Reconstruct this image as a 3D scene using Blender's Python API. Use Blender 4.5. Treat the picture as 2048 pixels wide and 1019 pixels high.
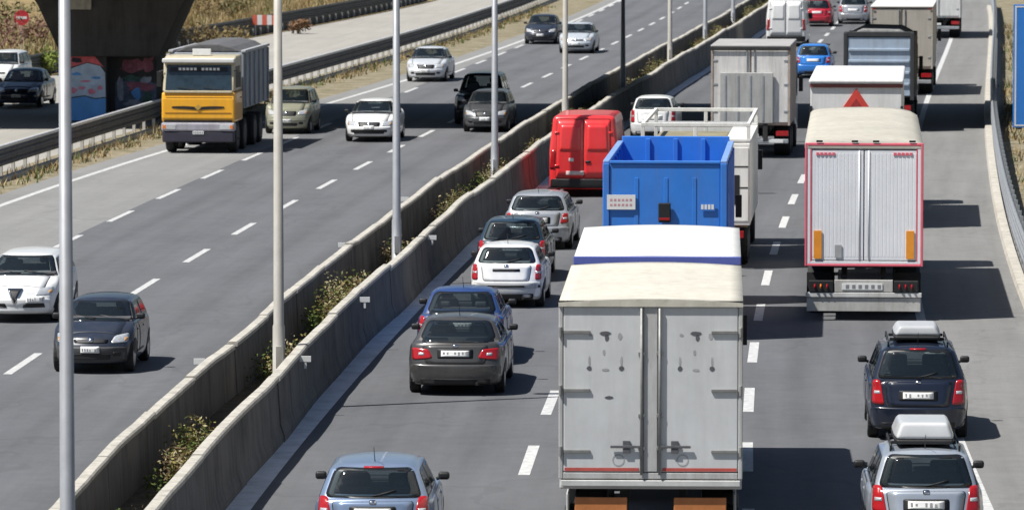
import bpy, math, random
from mathutils import Vector, Matrix
from mathutils.bvhtree import BVHTree
R = math.radians
random.seed(11)
for o in list(bpy.data.objects): bpy.data.objects.remove(o)
SC = bpy.context.scene
COL = SC.collection

# ------------------------------------------------------------------ camera, sky, sun, exposure
CAMH = 10.3; FPX = 11000.0; YH = -330.0
cd = bpy.data.cameras.new('camera'); cam = bpy.data.objects.new('camera', cd); COL.objects.link(cam)
cd.sensor_width = 36; cd.lens = FPX/2048*36; cd.clip_start = 1; cd.clip_end = 6000
cam.location = (0, 0, CAMH)
cam.rotation_euler = (R(90)-math.atan((509.5-YH)/FPX), 0, 0)
SC.camera = cam
cd.dof.use_dof = True; cd.dof.focus_distance = 98; cd.dof.aperture_fstop = 4.5
W = bpy.data.worlds.new('World'); SC.world = W; W.use_nodes = True
wn = W.node_tree.nodes; wl = W.node_tree.links
sky = wn.new('ShaderNodeTexSky'); sky.sky_type = 'NISHITA'; sky.sun_disc = False
sky.sun_elevation = R(60); sky.sun_rotation = R(-113)
wl.new(sky.outputs[0], wn['Background'].inputs[0]); wn['Background'].inputs[1].default_value = 0.051
sd = bpy.data.lights.new('sun', 'SUN'); sun = bpy.data.objects.new('sun', sd); COL.objects.link(sun)
sd.energy = 5.0; sd.angle = R(0.5); sd.color = (1, .975, .93)
sun.rotation_euler = Vector((.55, .24, -1)).to_track_quat('-Z', 'Y').to_euler()
sun.location = (-40, 90, 60)
SC.render.engine = 'CYCLES'
SC.view_settings.view_transform = 'Standard'; SC.view_settings.look = 'None'
SC.view_settings.exposure = 0.47; SC.view_settings.gamma = 1

# ------------------------------------------------------------------ helpers
def lin(c):
    c = c/255.0
    return c/12.92 if c <= .04045 else ((c+.055)/1.055)**2.4
def rgb(r, g, b): return (lin(r), lin(g), lin(b))
MATS = {}
def mat(name, col, rough=.6, metal=0, var=.12, scale=3.0, coat=0, spec=.5, bump=0, bscale=40, alpha=0):
    if name in MATS: return MATS[name]
    m = bpy.data.materials.new(name); m.use_nodes = True; nt = m.node_tree; N = nt.nodes; K = nt.links
    b = N['Principled BSDF']
    b.inputs['Roughness'].default_value = rough; b.inputs['Metallic'].default_value = metal
    b.inputs['Coat Weight'].default_value = coat; b.inputs['Coat Roughness'].default_value = .06
    b.inputs['Specular IOR Level'].default_value = spec
    tc = N.new('ShaderNodeTexCoord')
    if var > 0:
        n = N.new('ShaderNodeTexNoise'); n.inputs['Scale'].default_value = scale; n.inputs['Detail'].default_value = 6
        n.inputs['Roughness'].default_value = .65
        K.new(tc.outputs['Object'], n.inputs['Vector'])
        r = N.new('ShaderNodeValToRGB'); r.color_ramp.elements[0].position = .3; r.color_ramp.elements[1].position = .72
        lo = [max(0, c*(1-var)) for c in col]; hi = [min(1, c*(1+var)) for c in col]
        r.color_ramp.elements[0].color = (*lo, 1); r.color_ramp.elements[1].color = (*hi, 1)
        K.new(n.outputs['Fac'], r.inputs[0]); K.new(r.outputs[0], b.inputs['Base Color'])
    else:
        b.inputs['Base Color'].default_value = (*col, 1)
    if bump:
        n2 = N.new('ShaderNodeTexNoise'); n2.inputs['Scale'].default_value = bscale; n2.inputs['Detail'].default_value = 4
        K.new(tc.outputs['Object'], n2.inputs['Vector'])
        bp = N.new('ShaderNodeBump'); bp.inputs['Strength'].default_value = bump; bp.inputs['Distance'].default_value = .05
        K.new(n2.outputs['Fac'], bp.inputs['Height']); K.new(bp.outputs[0], b.inputs['Normal'])
    if alpha:
        t = N.new('ShaderNodeBsdfTransparent'); t.inputs[0].default_value = (.78, .86, .86, 1)
        mx = N.new('ShaderNodeMixShader'); mx.inputs[0].default_value = alpha
        K.new(b.outputs[0], mx.inputs[1]); K.new(t.outputs[0], mx.inputs[2])
        K.new(mx.outputs[0], N['Material Output'].inputs[0])
    MATS[name] = m
    return m
def paint(name, col, var=.07): return mat('paint_'+name, col, .32, 0, var, 1.6, .6)

class MB:
    def __init__(s): s.v = []; s.f = []
    def add(s, vs, fs):
        k = len(s.v); s.v += [tuple(p) for p in vs]; s.f += [tuple(i+k for i in f) for f in fs]; return s
    def box(s, x0, x1, y0, y1, z0, z1):
        vs = [(x, y, z) for z in (z0, z1) for y in (y0, y1) for x in (x0, x1)]
        return s.add(vs, [(0, 2, 3, 1), (4, 5, 7, 6), (0, 1, 5, 4), (2, 6, 7, 3), (0, 4, 6, 2), (1, 3, 7, 5)])
    def prism(s, pts, a0, a1, axis='x'):
        n = len(pts)
        def mk(a, p):
            return (a, p[0], p[1]) if axis == 'x' else ((p[0], a, p[1]) if axis == 'y' else (p[0], p[1], a))
        vs = [mk(a0, p) for p in pts]+[mk(a1, p) for p in pts]
        fs = [tuple(range(n))[::-1], tuple(range(n, 2*n))]+[(i, (i+1) % n, n+(i+1) % n, n+i) for i in range(n)]
        return s.add(vs, fs)
    def tube(s, p0, p1, r0, r1=None, n=12, cap=True):
        r1 = r0 if r1 is None else r1
        p0 = Vector(p0); p1 = Vector(p1); d = (p1-p0).normalized()
        u = d.orthogonal().normalized(); w = d.cross(u)
        vs = [p0+(u*math.cos(a)+w*math.sin(a))*r0 for a in [2*math.pi*i/n for i in range(n)]]
        vs += [p1+(u*math.cos(a)+w*math.sin(a))*r1 for a in [2*math.pi*i/n for i in range(n)]]
        fs = [(i, (i+1) % n, n+(i+1) % n, n+i) for i in range(n)]
        if cap: fs += [tuple(range(n))[::-1], tuple(range(n, 2*n))]
        return s.add(vs, fs)
    def lathe(s, prof, c, n=20, axis='x'):
        """prof: list of (radius, offset along axis)"""
        c = Vector(c); m = len(prof); vs = []
        for r, a in prof:
            for i in range(n):
                t = 2*math.pi*i/n
                vs.append(c+Vector((a, r*math.cos(t), r*math.sin(t))) if axis == 'x' else c+Vector((r*math.cos(t), r*math.sin(t), a)))
        fs = [(j*n+i, j*n+(i+1) % n, (j+1)*n+(i+1) % n, (j+1)*n+i) for j in range(m-1) for i in range(n)]
        fs += [tuple(range(n))[::-1], tuple(range((m-1)*n, m*n))]
        return s.add(vs, fs)
    def mesh(s, name, m, smooth=False):
        me = bpy.data.meshes.new(name); me.from_pydata(s.v, [], s.f); me.update()
        if m: me.materials.append(m)
        if smooth: me.polygons.foreach_set('use_smooth', [True]*len(me.polygons))
        return me
    def build(s, name, m, parent=None, bevel=0, smooth=False, seg=2):
        o = bpy.data.objects.new(name, s.mesh(name, m, smooth)); COL.objects.link(o)
        if parent is not None: o.parent = parent
        if bevel:
            b = o.modifiers.new('bevel', 'BEVEL'); b.width = bevel; b.segments = seg; b.limit_method = 'ANGLE'
        return o
def inst(name, me, parent=None, loc=(0, 0, 0), rz=0):
    o = bpy.data.objects.new(name, me); COL.objects.link(o); o.parent = parent; o.location = loc; o.rotation_euler = (0, 0, rz); return o
def tag(o, label=None, cat=None, group=None, kind=None):
    if label: o['label'] = label
    if cat: o['category'] = cat
    if group: o['group'] = group
    if kind: o['kind'] = kind
    return o
def thing(name, label, cat, loc=(0, 0, 0), rz=0, group=None):
    o = bpy.data.objects.new(name, None); COL.objects.link(o); o.empty_display_size = .2
    o.location = loc; o.rotation_euler = (0, 0, rz); return tag(o, label, cat, group)
def B(name, m, parent, x0, x1, y0, y1, z0, z1, bevel=.015):
    return MB().box(x0, x1, y0, y1, z0, z1).build(name, m, parent, bevel)

# ------------------------------------------------------------------ road geometry
def ref(Y):
    def p(t): return 4.9126*t+3.3833*t*t-.7985*t**3
    def d(t): return 4.9126+6.7666*t-2.3955*t*t
    t = (Y-100)/100; c = min(max(t, -.45), 2.3)
    return p(c)+d(c)*(t-c)
def slope(Y): return (ref(Y+.5)-ref(Y-.5))
def interp(tab, Y):
    if Y <= tab[0][0]: return tab[0][1]
    for (a, u), (b, v) in zip(tab, tab[1:]):
        if Y <= b:
            t = (Y-a)/(b-a); return u+(v-u)*t
    return tab[-1][1]
def smooth_tab(tab):
    ys = [tab[0][0]+(tab[-1][0]-tab[0][0])*i/60 for i in range(61)]
    sp = (tab[-1][0]-tab[0][0])/16
    return [(y, sum(interp(tab, y+sp*k/3) for k in range(-3, 4))/7) for y in ys]
T_WL = smooth_tab([(60, -5.55), (75, -5.35), (92, -5.12), (110, -5.05), (168, -4.95), (223, -5.0), (260, -4.7), (330, -4.4), (460, -4.4)])
T_WR = smooth_tab([(60, -3.95), (75, -3.82), (98, -3.66), (129, -3.45), (160, -3.5), (190, -3.35), (230, -3.2), (290, -3.0), (460, -3.0)])
T_EDGE = smooth_tab([(60, 8.1), (86, 8.0), (115, 7.8), (223, 7.3), (325, 7.15), (460, 7.1)])
T_BAR = smooth_tab([(60, 10.9), (100, 10.45), (127, 10.3), (149, 10.35), (180, 10.15), (223, 9.8), (291, 9.3), (460, 9.2)])
T_LEDGE = smooth_tab([(60, -17.6), (154, -17.9), (172, -17.5), (208, -15.6), (247, -14.5), (325, -13.9), (460, -13.8)])
T_RAIL = smooth_tab([(60, -20.2), (167, -20.0), (194, -19.4), (225, -19.2), (258, -18.3), (330, -18.2), (460, -18.0)])
T_RAMPL = smooth_tab([(60, -36), (150, -33.5), (237, -30.9), (288, -28), (341, -25), (460, -24)])
def XW(tab, Y): return ref(Y)+(interp(tab, Y) if isinstance(tab, list) else tab)
def rng(a, b, st):
    n = max(1, int(round((b-a)/st))); return [a+(b-a)*i/n for i in range(n+1)]
def strip(name, ta, tb, y0, y1, z, m, parent=None, st=4.0, nx=1, thick=0):
    """a sheet between two lateral curves, UV = (lateral offset, distance)"""
    ys = rng(y0, y1, st); mb = MB(); uv = []
    for y in ys:
        a = interp(ta, y) if isinstance(ta, list) else ta; b = interp(tb, y) if isinstance(tb, list) else tb
        for k in range(nx+1):
            u = a+(b-a)*k/nx; mb.v.append((ref(y)+u, y, z)); uv.append((u, y))
    w = nx+1
    for i in range(len(ys)-1):
        for k in range(nx): mb.f.append((i*w+k, i*w+k+1, (i+1)*w+k+1, (i+1)*w+k))
    o = mb.build(name, m, parent)
    ul = o.data.uv_layers.new(name='UVMap')
    for lp in o.data.loops: ul.data[lp.index].uv = uv[lp.vertex_index]
    return o

def asphalt(name, base, track=.12, patch=.1, centers=(), stain=.15, lane=3.65):
    m = bpy.data.materials.new(name); m.use_nodes = True; nt = m.node_tree; N = nt.nodes; K = nt.links
    b = N['Principled BSDF']; b.inputs['Roughness'].default_value = .85; b.inputs['Specular IOR Level'].default_value = .3
    uv = N.new('ShaderNodeUVMap'); tc = N.new('ShaderNodeTexCoord')
    def noise(vec, sc, det=5, rough=.6):
        n = N.new('ShaderNodeTexNoise'); n.inputs['Scale'].default_value = sc; n.inputs['Detail'].default_value = det
        n.inputs['Roughness'].default_value = rough; K.new(vec, n.inputs['Vector']); return n.outputs['Fac']
    def math_(op, a, b2=None, c=None):
        n = N.new('ShaderNodeMath'); n.operation = op
        for i, x in enumerate((a, b2, c)):
            if x is None: continue
            if isinstance(x, (int, float)): n.inputs[i].default_value = x
            else: K.new(x, n.inputs[i])
        return n.outputs[0]
    mp = N.new('ShaderNodeMapping'); mp.inputs['Scale'].default_value = (1, .035, 1); K.new(uv.outputs[0], mp.inputs[0])
    long = noise(mp.outputs[0], 1.6, 5, .62)                   # long streaks along the lanes
    big = noise(tc.outputs['Object'], .18, 4)                  # patches
    fine = noise(tc.outputs['Object'], 22, 6, .7)
    mid = noise(tc.outputs['Object'], 2.2, 5, .65)
    sx = N.new('ShaderNodeSeparateXYZ'); K.new(uv.outputs[0], sx.inputs[0])
    v = None
    if centers:
        tot = None
        for c in centers:                                     # worn wheel tracks 0.8 m each side of the lane centre
            for s_ in (-.8, .8):
                d = math_('ABSOLUTE', math_('SUBTRACT', sx.outputs[0], c+s_))
                g = math_('MAXIMUM', math_('SUBTRACT', 1.0, math_('MULTIPLY', d, 2.2)), 0.0)
                tot = g if tot is None else math_('ADD', tot, g)
        v = math_('MULTIPLY', tot, track)
    s = math_('ADD', math_('MULTIPLY', math_('SUBTRACT', long, .5), stain*2.4), math_('MULTIPLY', math_('SUBTRACT', big, .5), patch*3))
    s = math_('ADD', s, math_('MULTIPLY', math_('SUBTRACT', fine, .5), .5))
    s = math_('ADD', s, math_('MULTIPLY', math_('SUBTRACT', mid, .5), .35))
    if v is not None: s = math_('ADD', s, v)
    f = math_('ADD', s, 1.0)
    # old sealed cracks: distorted cell borders
    vo = N.new('ShaderNodeTexVoronoi'); vo.feature = 'DISTANCE_TO_EDGE'; vo.inputs['Scale'].default_value = .16
    mp2 = N.new('ShaderNodeMapping'); mp2.inputs['Scale'].default_value = (1, .55, 1); K.new(uv.outputs[0], mp2.inputs[0])
    nv = N.new('ShaderNodeTexNoise'); nv.inputs['Scale'].default_value = .8; K.new(mp2.outputs[0], nv.inputs['Vector'])
    vm = N.new('ShaderNodeVectorMath'); vm.operation = 'ADD'; K.new(mp2.outputs[0], vm.inputs[0])
    vs = N.new('ShaderNodeVectorMath'); vs.operation = 'SCALE'; vs.inputs['Scale'].default_value = 2.2
    K.new(nv.outputs['Color'], vs.inputs[0]); K.new(vs.outputs[0], vm.inputs[1]); K.new(vm.outputs[0], vo.inputs['Vector'])
    cr = math_('LESS_THAN', vo.outputs['Distance'], .008)
    f = math_('MULTIPLY', f, math_('SUBTRACT', 1.0, math_('MULTIPLY', cr, .09)))
    mc = N.new('ShaderNodeVectorMath'); mc.operation = 'SCALE'; mc.inputs[0].default_value = base; K.new(f, mc.inputs['Scale'])
    K.new(mc.outputs[0], b.inputs['Base Color'])
    bp = N.new('ShaderNodeBump'); bp.inputs['Strength'].default_value = .35; bp.inputs['Distance'].default_value = .01
    K.new(fine, bp.inputs['Height']); K.new(bp.outputs[0], b.inputs['Normal'])
    return m

def ground_mat(name, cols, sc=.35, bump=.6):
    m = bpy.data.materials.new(name); m.use_nodes = True; nt = m.node_tree; N = nt.nodes; K = nt.links
    b = N['Principled BSDF']; b.inputs['Roughness'].default_value = .95; b.inputs['Specular IOR Level'].default_value = .1
    tc = N.new('ShaderNodeTexCoord')
    n = N.new('ShaderNodeTexNoise'); n.inputs['Scale'].default_value = sc; n.inputs['Detail'].default_value = 9; n.inputs['Roughness'].default_value = .72
    K.new(tc.outputs['Object'], n.inputs['Vector'])
    r = N.new('ShaderNodeValToRGB'); e = r.color_ramp.elements
    while len(e) < len(cols): e.new(.5)
    for i, c in enumerate(cols): e[i].position = .28+.46*i/(len(cols)-1); e[i].color = (*c, 1)
    K.new(n.outputs['Fac'], r.inputs[0]); K.new(r.outputs[0], b.inputs['Base Color'])
    n2 = N.new('ShaderNodeTexNoise'); n2.inputs['Scale'].default_value = 6; n2.inputs['Detail'].default_value = 6
    K.new(tc.outputs['Object'], n2.inputs['Vector'])
    bp = N.new('ShaderNodeBump'); bp.inputs['Strength'].default_value = bump; bp.inputs['Distance'].default_value = .15
    K.new(n2.outputs['Fac'], bp.inputs['Height']); K.new(bp.outputs[0], b.inputs['Normal'])
    return m

def concrete(name, base, streak=.3, sc=1.0):
    """weathered concrete: blotches, vertical run-off streaks"""
    m = bpy.data.materials.new(name); m.use_nodes = True; nt = m.node_tree; N = nt.nodes; K = nt.links
    b = N['Principled BSDF']; b.inputs['Roughness'].default_value = .9; b.inputs['Specular IOR Level'].default_value = .25
    tc = N.new('ShaderNodeTexCoord'); mp = N.new('ShaderNodeMapping'); mp.inputs['Scale'].default_value = (2.2, 2.2, .22); K.new(tc.outputs['Object'], mp.inputs[0])
    a = N.new('ShaderNodeTexNoise'); a.inputs['Scale'].default_value = 1.2*sc; a.inputs['Detail'].default_value = 8; a.inputs['Roughness'].default_value = .7; K.new(mp.outputs[0], a.inputs[0])
    c = N.new('ShaderNodeTexNoise'); c.inputs['Scale'].default_value = .9*sc; c.inputs['Detail'].default_value = 8; c.inputs['Roughness'].default_value = .7; K.new(tc.outputs['Object'], c.inputs[0])
    mx = N.new('ShaderNodeMath'); mx.operation = 'ADD'; K.new(a.outputs['Fac'], mx.inputs[0]); K.new(c.outputs['Fac'], mx.inputs[1])
    r = N.new('ShaderNodeValToRGB'); e = r.color_ramp.elements; e.new(.5)
    h = N.new('ShaderNodeMath'); h.operation = 'MULTIPLY'; h.inputs[1].default_value = .5; K.new(mx.outputs[0], h.inputs[0])
    for i, (p, k) in enumerate(((.34, 1-streak*1.5), (.5, 1), (.66, 1+streak))):
        e[i].position = p; e[i].color = tuple(min(1, x*k) for x in base)+(1,)
    K.new(h.outputs[0], r.inputs[0]); K.new(r.outputs[0], b.inputs['Base Color'])
    n2 = N.new('ShaderNodeTexNoise'); n2.inputs['Scale'].default_value = 14; n2.inputs['Detail'].default_value = 5; K.new(tc.outputs['Object'], n2.inputs[0])
    bp = N.new('ShaderNodeBump'); bp.inputs['Strength'].default_value = .4; bp.inputs['Distance'].default_value = .02
    K.new(n2.outputs['Fac'], bp.inputs['Height']); K.new(bp.outputs[0], b.inputs['Normal'])
    return m

A_R = asphalt('asphalt_right', (.108, .110, .116), -.13, .13, (-1.15, 2.55, 6.1), .22)
A_SH = asphalt('asphalt_shoulder', (.178, .176, .170), .05, .1, (), .22)
A_L = asphalt('asphalt_left', (.114, .116, .123), -.12, .13, (-7.3, -11.7), .22)
A_LL = asphalt('asphalt_light_lane', (.205, .203, .197), .05, .08, (-15.6,), .14)
A_RAMP = asphalt('asphalt_ramp', (.31, .295, .265), .05, .12, (), .16)
M_LINE = mat('road_paint', (.47, .47, .46), .7, 0, .32, 7)
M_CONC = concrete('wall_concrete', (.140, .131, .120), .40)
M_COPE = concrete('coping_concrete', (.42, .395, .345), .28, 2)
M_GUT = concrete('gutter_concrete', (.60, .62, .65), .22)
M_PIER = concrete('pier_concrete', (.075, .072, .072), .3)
M_SOIL = ground_mat('median_soil', [(.06, .05, .035), (.13, .105, .07), (.19, .16, .105)], 1.6)
M_GRASS = ground_mat('dry_verge', [(.075, .085, .03), (.17, .135, .07), (.27, .20, .10), (.33, .27, .17)], .22)
M_DIRT = ground_mat('verge_dirt', [(.10, .10, .05), (.22, .19, .13), (.33, .29, .22)], .9)
M_GALV = mat('galvanised_steel', (.42, .44, .46), .45, .6, .16, 4)
M_POLE = mat('pole_steel', (.36, .37, .39), .5, .35, .12, 2.5)
M_POLEW = mat('pole_cream_paint', (.42, .40, .36), .55, 0, .12, 2.5)
M_BLACK = mat('black_plastic', (.012, .012, .013), .55, 0, .2, 6)
M_RUB = mat('rubber', (.018, .018, .018), .85, 0, .25, 8)
M_RIM = mat('alloy_rim', (.42, .43, .44), .35, .7, .1, 6)
M_CHASSIS = mat('chassis_steel', (.035, .034, .033), .7, .2, .35, 5)
M_CHROME = mat('chrome', (.75, .75, .76), .12, 1, 0)
M_GLASS = mat('window_glass', (.015, .022, .028), .03, 0, 0, spec=1.0, coat=.6, alpha=.5)
M_SEAL = mat('window_seal', (.01, .01, .011), .4, 0, 0)
M_RED = mat('red_lamp', (.36, .012, .016), .18, 0, .1, 10, .4)
M_ORANGE = mat('orange_lamp', (.75, .20, .02), .2, 0, .1, 10, .4)
M_AMBER = mat('amber_lens', (.48, .26, .10), .2, 0, .1, 10, .4)
M_LAMP = mat('clear_lamp', (.62, .64, .66), .12, .35, .2, 14, .5)
M_PLATE = mat('plate_white', (.72, .72, .70), .5, 0, .06, 10)
M_PLTXT = mat('plate_print', (.22, .22, .23), .6, 0, 0)
M_SEAT = mat('seat_cloth', (.16, .16, .165), .9, 0, .2, 8)
M_SHELF = mat('cabin_trim', (.085, .085, .09), .85, 0, .2, 8)

# ------------------------------------------------------------------ the setting: ground, roads, ramp
Y0, Y1 = 45, 460
g = MB()
g.add([(-900, -200, -.06), (900, -200, -.06), (900, 2600, -.06), (-900, 2600, -.06)], [(0, 1, 2, 3)])
tag(g.build('ground', M_GRASS), kind='structure')
road_r = tag(strip('right_carriageway', -3.7, T_EDGE, Y0, Y1, 0, A_R, nx=4), kind='structure')
tag(strip('hard_shoulder', T_EDGE, [(y, o+.35) for y, o in T_BAR], Y0, Y1, -.002, A_SH, nx=2), kind='structure')
road_l = tag(strip('left_carriageway', -13.85, -4.6, Y0, Y1, 0, A_L, nx=3), kind='structure')
ll = tag(strip('slow_lane', [(y, o-.9) for y, o in T_LEDGE], -13.85, Y0, Y1, -.002, A_LL, nx=2), kind='structure')
tag(strip('verge', [(y, o-.5) for y, o in T_RAIL], [(y, o-.9) for y, o in T_LEDGE], Y0, Y1, -.012, M_DIRT, nx=1), kind='structure')
tag(strip('slip_road', T_RAMPL, [(y, o-.5) for y, o in T_RAIL], Y0, Y1, -.02, A_RAMP, nx=3), kind='structure')
tag(strip('roadside_dirt', [(y, o+.35) for y, o in T_BAR], [(y, o+7) for y, o in T_BAR], Y0, Y1, -.03, M_DIRT, nx=2), kind='structure')
tag(strip('median_bed', T_WL, T_WR, Y0, Y1, .22, M_SOIL, nx=1), kind='structure')
gut = tag(strip('gutter', [(y, o+.05) for y, o in T_WR], [(y, o+.47) for y, o in T_WR], Y0, Y1, .012, M_GUT, nx=1), kind='structure')

# painted lines
def dash_me(L, w):
    return MB().add([(-w/2, -L/2, 0), (w/2, -L/2, 0), (w/2, L/2, 0), (-w/2, L/2, 0)], [(0, 1, 2, 3)]).mesh('lane_dash', M_LINE)
DM = dash_me(4.3, .17); DM2 = dash_me(4.3, .19)
def dashes(off, y, y1, period, parent, me, z=.004):
    while y < y1:
        inst('lane_dash', me, parent, (XW(off, y), y, z), -math.atan(slope(y))); y += period
dashes(.72, 62.7, 330, 9.25, road_r, DM2)
dashes(4.33, 63.2, 330, 9.25, road_r, DM2)
dashes(smooth_tab([(60, -10), (126, -9.9), (150, -9.75), (190, -9.5), (250, -9.4), (460, -9.3)]), 70.2, 345, 9.22, road_l, DM)
dashes(-13.72, 75, 345, 9.22, road_l, DM)
def line(name, ta, w, z, parent): return strip(name, [(y, o-w/2) for y, o in ta], [(y, o+w/2) for y, o in ta], Y0, Y1, z, M_LINE, parent)
line('edge_line', T_EDGE, .2, .004, road_r)
line('edge_line', T_LEDGE, .22, .003, ll)

# ------------------------------------------------------------------ median walls
def wall(name, tab, side, h, label):
    """profile swept along the road: battered traffic face on 'side' (+1 right, -1 left)"""
    root = thing(name, label, 'barrier', (XW(tab, 100), 100, 0))
    wob = lambda y: .034*math.sin(y*.21+side)+.018*math.sin(y*.47+2*side)
    def sweep(nm, prof, m, ya, yb, dx, dz, jit):
        mb = MB(); ys = rng(ya, yb, 1.5); n = len(prof)
        for y in ys:
            j = (random.random()-.5)*jit
            for (a, z) in prof: mb.v.append((XW(tab, y)+wob(y)+a*side-root.location.x+dx+j*.5, y-100, z+((dz+j) if z > .9 else 0)))
        for i in range(len(ys)-1):
            for k in range(n): mb.f.append((i*n+k, i*n+(k+1) % n, (i+1)*n+(k+1) % n, (i+1)*n+k))
        mb.f.append(tuple(range(n))); mb.f.append(tuple(range((len(ys)-1)*n, len(ys)*n)))
        return mb.build(nm, m, root)
    y = Y0
    while y < Y1-1:
        dx, dz = random.uniform(-.012, .012), random.uniform(-.02, .02)
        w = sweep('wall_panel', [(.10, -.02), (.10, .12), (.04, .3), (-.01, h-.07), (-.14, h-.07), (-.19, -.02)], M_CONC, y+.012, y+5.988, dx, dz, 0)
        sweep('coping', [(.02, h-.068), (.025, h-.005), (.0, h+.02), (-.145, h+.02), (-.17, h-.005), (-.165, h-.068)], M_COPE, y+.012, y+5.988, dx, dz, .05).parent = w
        y += 6
    return root
WLh, WRh = 1.12, 1.12
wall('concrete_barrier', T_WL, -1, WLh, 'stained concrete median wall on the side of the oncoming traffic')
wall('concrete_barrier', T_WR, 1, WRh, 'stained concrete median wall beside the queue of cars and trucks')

# reflectors clipped to the walls
def reflectors():
    me = MB().box(-.10, .10, -.02, .02, 0, .10).box(-.02, .02, -.015, .015, -.12, -.001).mesh('reflector_plate', M_PLATE)
    for px in (405, 690, 815):
        y = min(rng(60, 300, .25), key=lambda y: abs(1024+FPX*(XW(T_WL, y)-.16)/y-px))
        lab = {405: 'white reflector plate on the left wall beside the dark hatchback', 690: 'white reflector plate on the left wall between the second and third lamp posts',
               815: 'white reflector plate on the left wall just past the third lamp post'}[px]
        tag(inst('reflector_plate', me, None, (XW(T_WL, y)-.24, y, .96), 0), lab, 'reflector', 'reflectors on the median walls')
    for px, lab in ((600, 'grey reflector bracket on the right median wall beside the second lamp post'), (722, 'grey reflector bracket on the right median wall beside the white hatchback'),
                    (857, 'grey reflector bracket on the right median wall past the third lamp post')):
        y = min(rng(60, 300, .25), key=lambda y: abs(1024+FPX*(XW(T_WR, y)+.06)/y-px))
        tag(inst('reflector_plate', me, None, (XW(T_WR, y)+.13, y, .98), 0), lab, 'reflector', 'reflectors on the median walls')
reflectors()

# ------------------------------------------------------------------ lamp posts
POLES = []
for px, m, h in ((130, M_POLE, 11), (557, M_POLEW, 11), (792, M_POLE, 11), (990, M_POLE, 11), (1131, M_POLEW, 11), (1246, M_POLE, 5.35), (1340, M_POLEW, 11), (1410, M_POLE, 11), (1466, M_POLE, 11)):
    y = min(rng(55, 330, .25), key=lambda y: abs(1024+FPX*(XW(-4.12, y))/y-px))
    POLES.append((px, y, m, h))
ORD = ['nearest grey lamp post in the median at the left edge', 'second lamp post in the median, cream painted, by the dark hatchback', 'third lamp post in the median, grey, between the walls',
       'fourth lamp post in the median, beside the dark grey car', 'fifth lamp post in the median, rising behind the red van', 'dark lamp post in the median in the shadow of the overpass',
       'seventh lamp post in the median, first beyond the overpass shadow', 'eighth thin lamp post far along the median', 'farthest thin lamp post in the median by the white van']
for (px, y, m, h), lab in zip(POLES, ORD):
    t = thing('lamp_post', lab, 'lamp post', (XW(-4.12, y), y, .2), 0, 'lamp posts along the median')
    MB().lathe([(.17, 0), (.17, .03), (.115, .05), (.11, 1.3), (.095, 1.34), (.06+.00*h, h)], (0, 0, 0), 16, 'z').build('pole', m, t, smooth=True).data.polygons[0].use_smooth = False
    if h > 6:
        for s in (-1, 1):
            MB().tube((0, 0, h-.15), (s*1.1, 0, h+.25), .04).build('arm', m, t)
            mb = MB(); mb.prism([(s*1.0, h+.17), (s*1.75, h+.33), (s*1.75, h+.40), (s*1.0, h+.33)], -.13, .13, 'y'); mb.build('lamp_head', M_POLE, t, .03)
    B('access_door', m, t, -.05, .05, -.125, -.10, .55, .95, .005)

# ------------------------------------------------------------------ overpass: deck above the frame, pier at the slip road
ov = thing('overpass', 'concrete road overpass crossing above, its pier painted with blue and pink graffiti', 'overpass', (-14.4, 201, 0))
def ovb(nm, m, x0, x1, y0, y1, z0, z1, bv=.03): return MB().box(x0+14.4, x1+14.4, y0-201, y1-201, z0, z1).build(nm, m, ov, bv)
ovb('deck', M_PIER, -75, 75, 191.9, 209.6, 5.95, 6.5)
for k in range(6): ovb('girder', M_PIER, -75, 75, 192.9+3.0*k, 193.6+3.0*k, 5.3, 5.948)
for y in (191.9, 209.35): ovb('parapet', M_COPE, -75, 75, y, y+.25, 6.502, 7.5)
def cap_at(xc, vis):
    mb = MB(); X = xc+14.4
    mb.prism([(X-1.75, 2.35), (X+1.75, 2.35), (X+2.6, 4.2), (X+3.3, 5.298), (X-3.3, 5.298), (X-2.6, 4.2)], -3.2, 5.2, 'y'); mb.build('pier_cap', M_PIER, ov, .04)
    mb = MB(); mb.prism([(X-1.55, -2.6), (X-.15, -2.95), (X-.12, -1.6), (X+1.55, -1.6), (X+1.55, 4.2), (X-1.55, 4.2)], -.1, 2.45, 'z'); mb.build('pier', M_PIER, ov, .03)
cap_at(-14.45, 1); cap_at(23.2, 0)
ovb('bearing_block', M_COPE, -16.2, -15.1, 197.45, 197.78, 4.05, 4.75)
# graffiti: flat sheets of paint on the pier's front faces
M_GB = mat('spray_blue', (.12, .38, .85), .6, 0, .2, 1.5); M_GP = mat('spray_pale_blue', (.55, .66, .85), .6, 0, .25, 2.5); M_GR = mat('spray_red', (.80, .14, .16), .6, 0, .25, 3)
M_GK = mat('spray_black', (.02, .02, .04), .6, 0, .1, 3); M_GPK = mat('spray_pink', (.80, .25, .36), .6, 0, .3, 3)
def graf(pts, m, lay=1):
    """pts: (u along the left front face 0..1.4, z)"""
    o = Vector((-1.6, -2.6, 0)); d = Vector((1.4, -.35, 0))/1.443; n = Vector((-.35, -1.4, 0))/1.443
    mb = MB(); mb.add([o+d*u*1.0+n*(.004*lay+.001)+Vector((0, 0, z)) for u, z in pts], [tuple(range(len(pts)))]); return mb.build('graffiti', m, ov)
def blob(u, z, a, b, n=14, jit=.2): return [(u+a*math.cos(2*math.pi*i/n)*(1+jit*(random.random()-.5)), z+b*math.sin(2*math.pi*i/n)*(1+jit*(random.random()-.5))) for i in range(n)]
graf([(.05, .02), (1.4, .02), (1.4, .85), (1.0, .8), (.6, .9), (.05, .82)], M_GB)
graf([(.05, .86), (.6, .94), (1.0, .84), (1.4, .89), (1.38, 1.75), (1.2, 2.0), (.7, 2.1), (.1, 1.9)], M_GP)
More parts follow.
